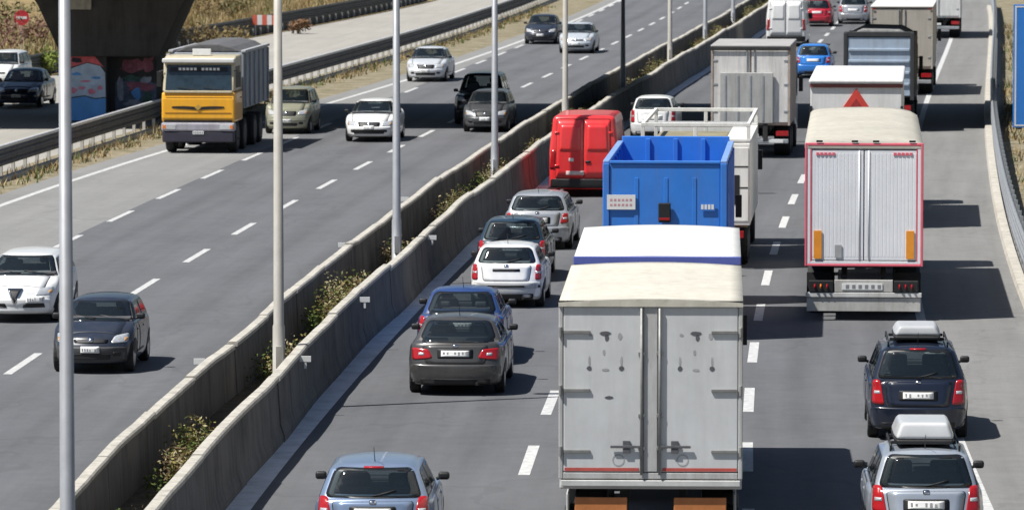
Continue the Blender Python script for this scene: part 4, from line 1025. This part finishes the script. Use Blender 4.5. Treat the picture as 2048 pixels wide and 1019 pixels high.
# ---- orange dump truck facing the camera
def dump_truck():
    t = truck_root('dump_truck', 'orange fronted dump truck with grey bin coming towards the camera', 'truck', -10.18, 178.2, 'us', at=4)
    M_OY = paint('truck_orange', (.86, .41, .018)); M_CW = mat('cab_cream', (.52, .46, .32), .45, 0, .08, 2, .3); M_BIN = mat('bin_grey', (.30, .325, .36), .6, .1, .16, 1.2); M_BG = mat('bumper_lilac_grey', (.36, .35, .40), .55, 0, .15, 3); M_LOW = mat('lower_bumper_dark', (.03, .028, .045), .6, 0, .2, 4)
    hw = 1.2
    # cab: lower orange, upper cream with raked windscreen (local +Y forward, front at y=0)
    mb = MB(); mb.prism([(-1.9, 1.0), (-.05, 1.0), (.0, 1.15), (.0, 1.75), (-.06, 1.98), (-1.9, 1.98)], -hw, hw, 'x'); mb.build('cab_lower', M_OY, t, .07, seg=3)
    mb = MB(); mb.prism([(-1.9, 1.985), (-.07, 1.985), (-.30, 2.85), (-.42, 3.06), (-.7, 3.14), (-1.9, 3.14)], -hw+.03, hw-.03, 'x'); mb.build('cab_upper', M_CW, t, .06, seg=3)
    ws = MB(); ws.add([(-hw+.12, -.070, 2.04), (hw-.12, -.070, 2.04), (hw-.15, -.290, 2.86), (-hw+.15, -.290, 2.86)], [(0, 1, 2, 3)])
    w = ws.build('windshield', mat('truck_windscreen', (.02, .035, .045), .05, 0, .4, 3, spec=1), t); w.location.y = .012
    bn = MB(); bn.add([(-hw+.24, -.222, 2.64), (hw-.24, -.222, 2.64), (hw-.27, -.26, 2.79), (-hw+.27, -.26, 2.79)], [(0, 1, 2, 3)]); bo = bn.build('name_banner', M_SEAL, t); bo.location.y = .020
    for k in range(11):
        if k == 5: continue
        x = -.68+.125*k; MB().box(x, x+.085, -.225, -.205, 2.685, 2.765).build('lettering', M_PLATE, bo)
    for x in (-.5, .35): MB().tube((x-.3, -.03, 2.06), (x+.35, -.055, 2.16), .012, n=6).build('wiper', M_BLACK, t)
    B('sun_visor', mat('visor_white', (.68, .67, .64), .5, 0, .06), t, -hw+.02, hw-.02, -.36, -.06, 2.93, 3.07, .03)
    B('roof_sign', M_PLATE, t, -.33, .27, -.75, -.65, 3.15, 3.36, .01)
    gr = MB()
    f = lambda u: 1.48-.025*max(0, 1-abs(u)*2.2)+.012*u*u
    for i in range(16):
        u0, u1 = -1+2*i/16, -1+2*(i+1)/16; th = lambda u: .05*(1-.5*abs(u)**4)
        gr.add([(.86*u0, .012, f(u0)-th(u0)), (.86*u1, .012, f(u1)-th(u1)), (.86*u1, .012, f(u1)+th(u1)), (.86*u0, .012, f(u0)+th(u0))], [(0, 1, 2, 3)])
    gr.build('grille', M_BLACK, t)
    for z in (1.86, 1.30): MB().box(-hw+.12, hw-.12, .0, .012, z, z+.02).build('panel_seam', mat('seam_brown', (.22, .09, .01), .6), t)
    MB().prism([(-.11, 1.49), (0, 1.39), (.11, 1.49), (0, 1.59)], .014, .03, 'y').build('badge', mat('badge_brass', (.55, .35, .08), .4, .3, .1, 8), t)
    MB().prism([(-1.12, 1.075), (1.12, 1.075), (1.1, .99), (-1.1, .99)], .005, .02, 'y').build('lower_grille', M_BLACK, t)
    B('bumper', M_BG, t, -hw, hw, -.35, .08, .72, .995, .05)
    for sx in (-1, 1):
        h = B('headlight', M_LAMP, t, sx*.92-.2, sx*.92+.2, .075, .095, .78, .94, .02); B('indicator', M_ORANGE, h, sx*1.10-.05, sx*1.10+.05, .085, .10, .80, .92, .01)
        MB().box(sx*(hw+.10)-.07, sx*(hw+.10)+.07, -.25, -.14, 2.15, 2.65).tube((sx*(hw-.05), -.2, 2.68), (sx*(hw+.1), -.2, 2.64), .02, n=6).build('mirror', M_BLACK, t, .03)
        B('side_window', M_SEAL, t, sx*(hw-.025)-.006, sx*(hw-.025)+.006, -1.35, -.45, 2.10, 2.80, .002)
        d = B('door', M_OY, t, sx*(hw+.004)-.004, sx*(hw+.004)+.004, -1.5, -.3, 1.1, 1.95, .001); B('handle', M_BLACK, d, sx*(hw+.02)-.012, sx*(hw+.02)+.012, -1.45, -1.28, 1.75, 1.79, .005)
        B('step', M_CHASSIS, t, sx*(hw-.12)-.12, sx*(hw-.12)+.12, -1.3, -.2, .42, .47, .01)
    B('lower_bumper', M_LOW, t, -hw+.03, hw-.03, -.3, .06, .36, .718, .04)
    B('shade_block', M_CHASSIS, t, -.85, .85, -7.0, -.31, .34, .60, .05)  # dark block added so the shaded gap under the truck stays black
    B('scuttle_panel', M_CW, t, -hw+.08, hw-.08, -.06, .004, 1.955, 2.03, .02)
    po = B('number_plate', M_PLATE, t, -.19, .17, .061, .075, .62, .73, .003)
    for k in range(6): MB().box(-.16+.055*k, -.13+.055*k, .076, .079, .645, .705).build('plate_print', M_PLTXT, po)
    # bin
    mb = MB(); mb.prism([(-8.0, 1.35), (-2.1, 1.35), (-2.1, 3.18), (-8.0, 3.18)], -hw-.02, hw+.02, 'x'); bo = mb.build('bin', M_BIN, t, .03)
    for sx in (-1, 1):
        for k in range(6): B('rib', M_BIN, bo, sx*(hw+.05)-.03, sx*(hw+.05)+.03, -7.8+1.1*k-.06, -7.8+1.1*k+.06, 1.4, 3.15, .01)
        B('top_rail', mat('rail_grey', (.42, .43, .44), .5, .2, .1), bo, sx*(hw+.0)-.08, sx*(hw+.0)+.08, -8.02, -2.08, 3.182, 3.27, .02)
    mb = MB(); mb.prism([(-hw+.09, 3.19), (hw-.09, 3.19), (.75, 3.38), (.3, 3.47), (-.35, 3.47), (-.8, 3.37)], -7.9, -2.2, 'y'); mb.build('load_tarpaulin', mat('tarp_dark_grey', (.10, .10, .105), .8, 0, .2, 2, bump=.5, bscale=4), t, .05)
    chassis(t, -7.9, -.4, 2.4)
    axle(t, -1.0, 2.4, .52, False); axle(t, -2.75, 2.4, .52, False)
    for y in (-5.2, -6.6): axle(t, y, 2.4, .52)
dump_truck()

# ---- vans
def van(name, label, X, Y, W_, H, L, m, detail=True):
    t = truck_root(name, label, 'van', X, Y, at=L/2); b = Body(t, m); hw = W_/2; z0 = .22
    vs, fs = rbox(hw, L/2, (H-z0)/2, .14, .11); out = []
    for p in vs:
        tt = p.z/(H-z0)+.5; y = p.y+L/2; x = p.x
        wf = 1-.10*sstep(.45, 1, tt)-.02*sstep(.3, 0, tt)*0
        z = z0+(H-z0)*tt
        if y > L-1.9: z = z0+(z-z0)*(1-(.50*sstep(L-1.9, L-.1, y)))
        yy = y+.06*sstep(.5, 1, tt)*sstep(1.2, 0, y)*1.0+.05*(x/hw)**2*sstep(.8, 0, y)
        out.append(Vector((x*wf, yy, z-.03*(x/hw)**2*sstep(.8, 1, tt))))
    b.add(out, fs); b.ready()
    for sx in (-1, 1):
        d = b.patch('rear_door', [(sx*.012, .55), (sx*hw*.80, .55), (sx*hw*.76, H-.13), (sx*.012, H-.13)][::sx], 'rear', m, .010, rnd=.04)
        b.patch('tail_light', [(sx*hw*.84, .80), (sx*hw*.97, .80), (sx*hw*.93, 1.35), (sx*hw*.82, 1.35)][::sx], 'rear', M_RED, .014, rnd=.03)
        for z in (.9, H-.5): b.patch('hinge', [(sx*hw*.78-.06, z-.025), (sx*hw*.78+.06, z-.025), (sx*hw*.78+.06, z+.025), (sx*hw*.78-.06, z+.025)], 'rear', m, .03, rnd=.01, rings=1)
        b.patch('recessed_panel', [(sx*.10, H*.56), (sx*hw*.70, H*.56), (sx*hw*.67, H-.28), (sx*.10, H-.28)][::sx], 'rear', m, .018, d, rnd=.06)
        for wy in (.95, L-.95): add_wheel(t, sx*(hw-.13), wy, .34, .22)
        b.patch('side_window', [(L-2.0, 1.25), (L-1.3, 1.2), (L-1.5, H-.35), (L-2.0, H-.3)], 'right' if sx > 0 else 'left', M_SEAL, .006, rnd=.05)
        mm = MB(); v_, f_ = rbox(.10, .06, .15, .05, .1); mm.add([p+Vector((sx*(hw+.08), L-1.5, 1.4)) for p in v_], f_); mm.build('mirror', M_BLACK, t, smooth=True)
    b.patch('windshield', [(-hw*.7, H*.66), (hw*.7, H*.66), (hw*.66, H-.2), (-hw*.66, H-.2)], 'front', M_SEAL, .006, rnd=.06)
    b.patch('rear_bumper', [(-hw*.94, .28), (hw*.94, .28), (hw*.94, .52), (-hw*.94, .52)], 'rear', M_BLACK, .03, rnd=.05)
    if detail:
        po = b.patch('number_plate', [(-.50, .64), (.02, .64), (.02, .75), (-.50, .75)], 'rear', mat('plate_pinkish', (.62, .5, .48), .5), .028, rnd=.01, rings=1)
        b.patch('handle', [(.05, .98), (.20, .98), (.20, 1.05), (.05, 1.05)], 'rear', M_BLACK, .03, rnd=.02, rings=1)
        b.patch('badge', [(-.42, 1.02), (-.28, 1.02), (-.28, 1.12), (-.42, 1.12)], 'rear', M_PLATE, .024, rnd=.03, rings=1)
        b.patch('brake_light', [(-.12, H-.10), (.12, H-.10), (.12, H-.075), (-.12, H-.075)], 'rear', M_RED, .014, rnd=.005, rings=1)
    b.finish(); return t
van('cargo_van', 'red cargo van with windowless rear doors beside the median', 2.04, 156.5, 1.98, 2.34, 5.1, P_REDV)
van('cargo_van', 'white cargo van far ahead beyond the refrigerated truck', 13.35, 268, 1.95, 2.35, 5.0, P_WHITE, False)

# ------------------------------------------------------------------ signs
M_SBLUE = mat('sign_blue', (.03, .20, .62), .45, 0, .06, 2)
t = thing('road_sign', 'tall blue road sign panel behind the right guard rail', 'sign', (18.66, 185.5, 0))
B('panel', M_SBLUE, t, -1.75, 1.75, -.03, .03, .45, 4.6, .01)
f = MB(); f.box(-1.70, -1.65, -.036, -.031, .5, 4.55).box(1.65, 1.70, -.036, -.031, .5, 4.55).box(-1.649, 1.649, -.036, -.031, .5, .55).box(-1.649, 1.649, -.036, -.031, 4.5, 4.55); f.build('border', M_PLATE, t)
for x in (-1.2, 1.2): MB().tube((x, .09, -.05), (x, .09, 4.5), .055).build('post', M_GALV, t)
t = thing('no_entry_sign', 'red no entry sign with a white bar beside the slip road', 'sign', (-23.0, 258, 0))
MB().tube((0, .05, -.1), (0, .05, 2.2), .03, n=8).build('post', M_GALV, t)
mb = MB(); n = 20; mb.prism([(.36*math.cos(2*math.pi*i/n), 1.75+.36*math.sin(2*math.pi*i/n)) for i in range(n)], -.01, .01, 'y'); do = mb.build('disc', mat('sign_red', (.5, .03, .04), .5), t)
B('bar', M_PLATE, do, -.25, .25, -.016, -.011, 1.69, 1.81, .001)
t = thing('barrier_board', 'red and white striped barrier board at the edge of the slip road', 'barrier', (-12.6, 283, 0))
for i in range(6): B('board', mat('board_red', (.62, .12, .07), .6, 0, .15, 4) if i % 2 == 0 else M_PLATE, t, -.75+.25*i, -.502+.25*i, -.02, .02, .55, 1.05, .004)
for x in (-.6, .6): B('leg', M_GALV, t, x-.03, x+.03, .021, .06, -.02, .9, .005)

# ------------------------------------------------------------------ vegetation
def leafmat(name, col, var=.5):
    m = mat(name, col, .75, 0, var, 6, spec=.2); return m
def leaves(mb, c, rad, n, size, rr, up=.3):
    c = Vector(c)
    for _ in range(n):
        d = Vector((rr.gauss(0, 1), rr.gauss(0, 1), rr.gauss(0, 1))).normalized()*rr.random()**.45
        p = c+Vector((d.x*rad[0], d.y*rad[1], max(-rad[2]*.95, d.z*rad[2])))
        a = Vector((rr.gauss(0, 1), rr.gauss(0, 1), rr.gauss(0, .6)+up)).normalized(); b_ = a.orthogonal().normalized(); s = size*(.5+rr.random())
        b_ = (Matrix.Rotation(rr.random()*6.3, 3, a) @ b_)
        mb.add([p-a*s, p+b_*s*.38, p+a*s, p-b_*s*.38], [(0, 1, 2, 3)])
def blades(mb, c, n, h, spread, rr):
    for _ in range(n):
        x = c[0]+rr.gauss(0, spread); y = c[1]+rr.gauss(0, spread); a = rr.random()*6.3; hh = h*(.5+rr.random()*.8); lx, ly = rr.gauss(0, .3)*hh, rr.gauss(0, .3)*hh
        w = .022+.012*rr.random(); dx, dy = math.cos(a)*w, math.sin(a)*w
        mb.add([(x-dx, y-dy, c[2]), (x+dx, y+dy, c[2]), (x+lx, y+ly, c[2]+hh)], [(0, 1, 2)])
rr = random.Random(5)
MG = [leafmat('weed_green', (.075, .105, .025)), leafmat('weed_yellow', (.21, .18, .055)), leafmat('weed_brown', (.15, .105, .055)), leafmat('weed_straw', (.36, .31, .18))]
sets = [MB() for _ in MG]
y = 66.0
while y < 330:
    dense = .5+.5*math.sin(y*.45)+.35*math.sin(y*.17+1)
    if dense > .62:
        for _ in range(int(2+4.5*dense)):
            yy = y+rr.uniform(-1, 1); x = ref(yy)+(interp(T_WL, yy)+interp(T_WR, yy))/2+rr.uniform(-.30, .30); k = rr.choices(range(4), (3.2, 2.6, 3.4, 1.6))[0]; s = rr.uniform(.2, .42)*(1+.6*max(0, dense-.8))
            leaves(sets[k], (x, yy, .25+s*.8), (min(.3, s*.8), s*1.1, s), int(62*s/.3), .038, rr)
            if rr.random() < .6: blades(sets[3 if rr.random() < .5 else 0], (x, yy, .2), 8, .34*s/.3, .12, rr)
    y += .9
wd = sets[0].build('median_weeds', MG[0]); tag(wd, 'green and yellow weeds growing between the two median walls', 'weeds', kind='stuff')
for k in (1, 2, 3): sets[k].build(('yellow_flowers', 'dry_stalks', 'straw')[k-1], MG[k], wd)
# dry grass on the verges and the slope
sets = [MB() for _ in range(3)]
for _ in range(2600):
    y = rr.uniform(215, 360); x = XW(T_RAMPL, y)-1.2-abs(rr.gauss(0, 9)); h = rr.uniform(.25, .7)
    blades(sets[rr.choices(range(3), (3, 2, 1))[0]], (x, y, -.06), 9, h, .25, rr)
for _ in range(900):
    y = rr.uniform(140, 330); x = XW(T_RAIL, y)+rr.uniform(.2, 1.3); blades(sets[rr.choices(range(3), (3, 2, 2))[0]], (x, y, -.02), 6, rr.uniform(.12, .32), .14, rr)
for _ in range(700):
    y = rr.uniform(100, 300); x = XW(T_BAR, y)+rr.uniform(.6, 3); blades(sets[rr.choices(range(3), (2, 2, 2))[0]], (x, y, -.03), 7, rr.uniform(.15, .45), .16, rr)
dg = sets[0].build('dry_grass', leafmat('grass_ochre', (.30, .215, .10), .4)); tag(dg, 'dry ochre grass on the verges beside the roads', 'grass', kind='stuff')
sets[1].build('straw_grass', leafmat('grass_straw', (.38, .31, .18), .4), dg); sets[2].build('green_grass', leafmat('grass_green', (.10, .13, .04), .5), dg)
def shrub(label, px, py, w, h, col, name='shrub', n=420):
    Y = FPX*CAMH/(py-YH); X = (px-1024)/FPX*Y
    t = thing(name, label, 'shrub', (X, Y, -.06), 0, 'shrubs on the dry slope'); mb = MB(); nb = 5
    for i in range(nb):
        a = 6.28*i/nb+rr.random(); rad = w*.3*rr.uniform(.4, 1)
        leaves(mb, (math.cos(a)*rad, math.sin(a)*rad, h*rr.uniform(.4, .66)), (w*.3, w*.3, h*.36), n//nb, .10, rr)
    mb.build('crown', leafmat('shrub_%s' % '_'.join(str(int(c*1000)) for c in col), col, .55), t)
    st = MB()
    for i in range(4): st.tube((rr.uniform(-.1, .1), rr.uniform(-.1, .1), 0), (rr.uniform(-.4, .4)*w, rr.uniform(-.3, .3)*w, h*.6), .03, .012, 6)
    st.build('stem', M_SOIL, t)
shrub('bright green bush beside the slip road above the navy car', 97, 148, 1.5, 1.3, (.16, .20, .04))
shrub('reddish brown bush near the no entry sign', 18, 118, 2.6, 2.4, (.20, .11, .09))
shrub('reddish brown bush just right of the no entry sign', 78, 96, 2.2, 1.9, (.19, .11, .085))
shrub('olive bush at the top left corner', 25, 62, 3.4, 1.9, (.09, .10, .035))
shrub('brown bush above the dump truck on the slope', 400, 96, 2.2, 1.4, (.17, .125, .06))
shrub('low ochre bush right of the overpass pier', 455, 92, 2.6, 1.2, (.20, .15, .065))
shrub('small rust coloured bush beside the striped barrier board', 600, 66, 1.3, .9, (.19, .11, .06))
shrub('dark olive bush at the top edge on the slope', 470, 36, 3.2, 1.6, (.12, .11, .05))
shrub('tawny bush at the top edge above the overpass pier', 405, 38, 2.6, 1.7, (.24, .175, .09))
shrub('green bush at the top edge behind the far guard rail', 720, 2, 4.0, 1.6, (.10, .14, .05))

# ------------------------------------------------------------------ road dirt on paint and tarpaulins
def grime(m, amt, dirt=(.17, .145, .11)):
    nt = m.node_tree; N = nt.nodes; K = nt.links; b = N['Principled BSDF']; inp = b.inputs['Base Color']
    tc = N.new('ShaderNodeTexCoord'); mp = N.new('ShaderNodeMapping'); mp.inputs['Scale'].default_value = (3.2, 3.2, .35); K.new(tc.outputs['Object'], mp.inputs[0])
    n = N.new('ShaderNodeTexNoise'); n.inputs['Scale'].default_value = 1.5; n.inputs['Detail'].default_value = 8; n.inputs['Roughness'].default_value = .72; K.new(mp.outputs[0], n.inputs[0])
    r = N.new('ShaderNodeMapRange'); r.inputs[1].default_value = .42; r.inputs[2].default_value = .78; r.inputs[3].default_value = 0; r.inputs[4].default_value = amt; K.new(n.outputs['Fac'], r.inputs[0])
    mx = N.new('ShaderNodeMix'); mx.data_type = 'RGBA'; K.new(r.outputs[0], mx.inputs['Factor'])
    if inp.links: K.new(inp.links[0].from_socket, mx.inputs['A'])
    else: mx.inputs['A'].default_value = inp.default_value
    mx.inputs['B'].default_value = (*dirt, 1); K.new(mx.outputs['Result'], inp)
for nm, a in (('truck_door_grey', .2), ('truck_frame_grey', .6), ('tarp_cream', .35), ('tarp_white', .22), ('panel_white', .10), ('roof_cream', .4), ('white_box', .3), ('reefer_white', .6), ('lift_grey', .6), ('tipper_blue', .28), ('tailgate_bluegrey', .4),
              ('box_beige', .4), ('white_box_far', .4), ('rack_white', .35), ('bin_grey', .5), ('paint_truck_orange', .25), ('cab_cream', .4), ('bumper_lilac_grey', .6), ('bumper_white', .5), ('bumper_beige', .5), ('paint_van_red', .18), ('frame_pink', .15),
              ('paint_white', .16), ('paint_silver', .2), ('paint_silver_blue', .2), ('paint_warm_grey', .25), ('paint_charcoal', .12), ('pole_steel', .3), ('pole_cream_paint', .4)):
    if nm in MATS: grime(MATS[nm], a)
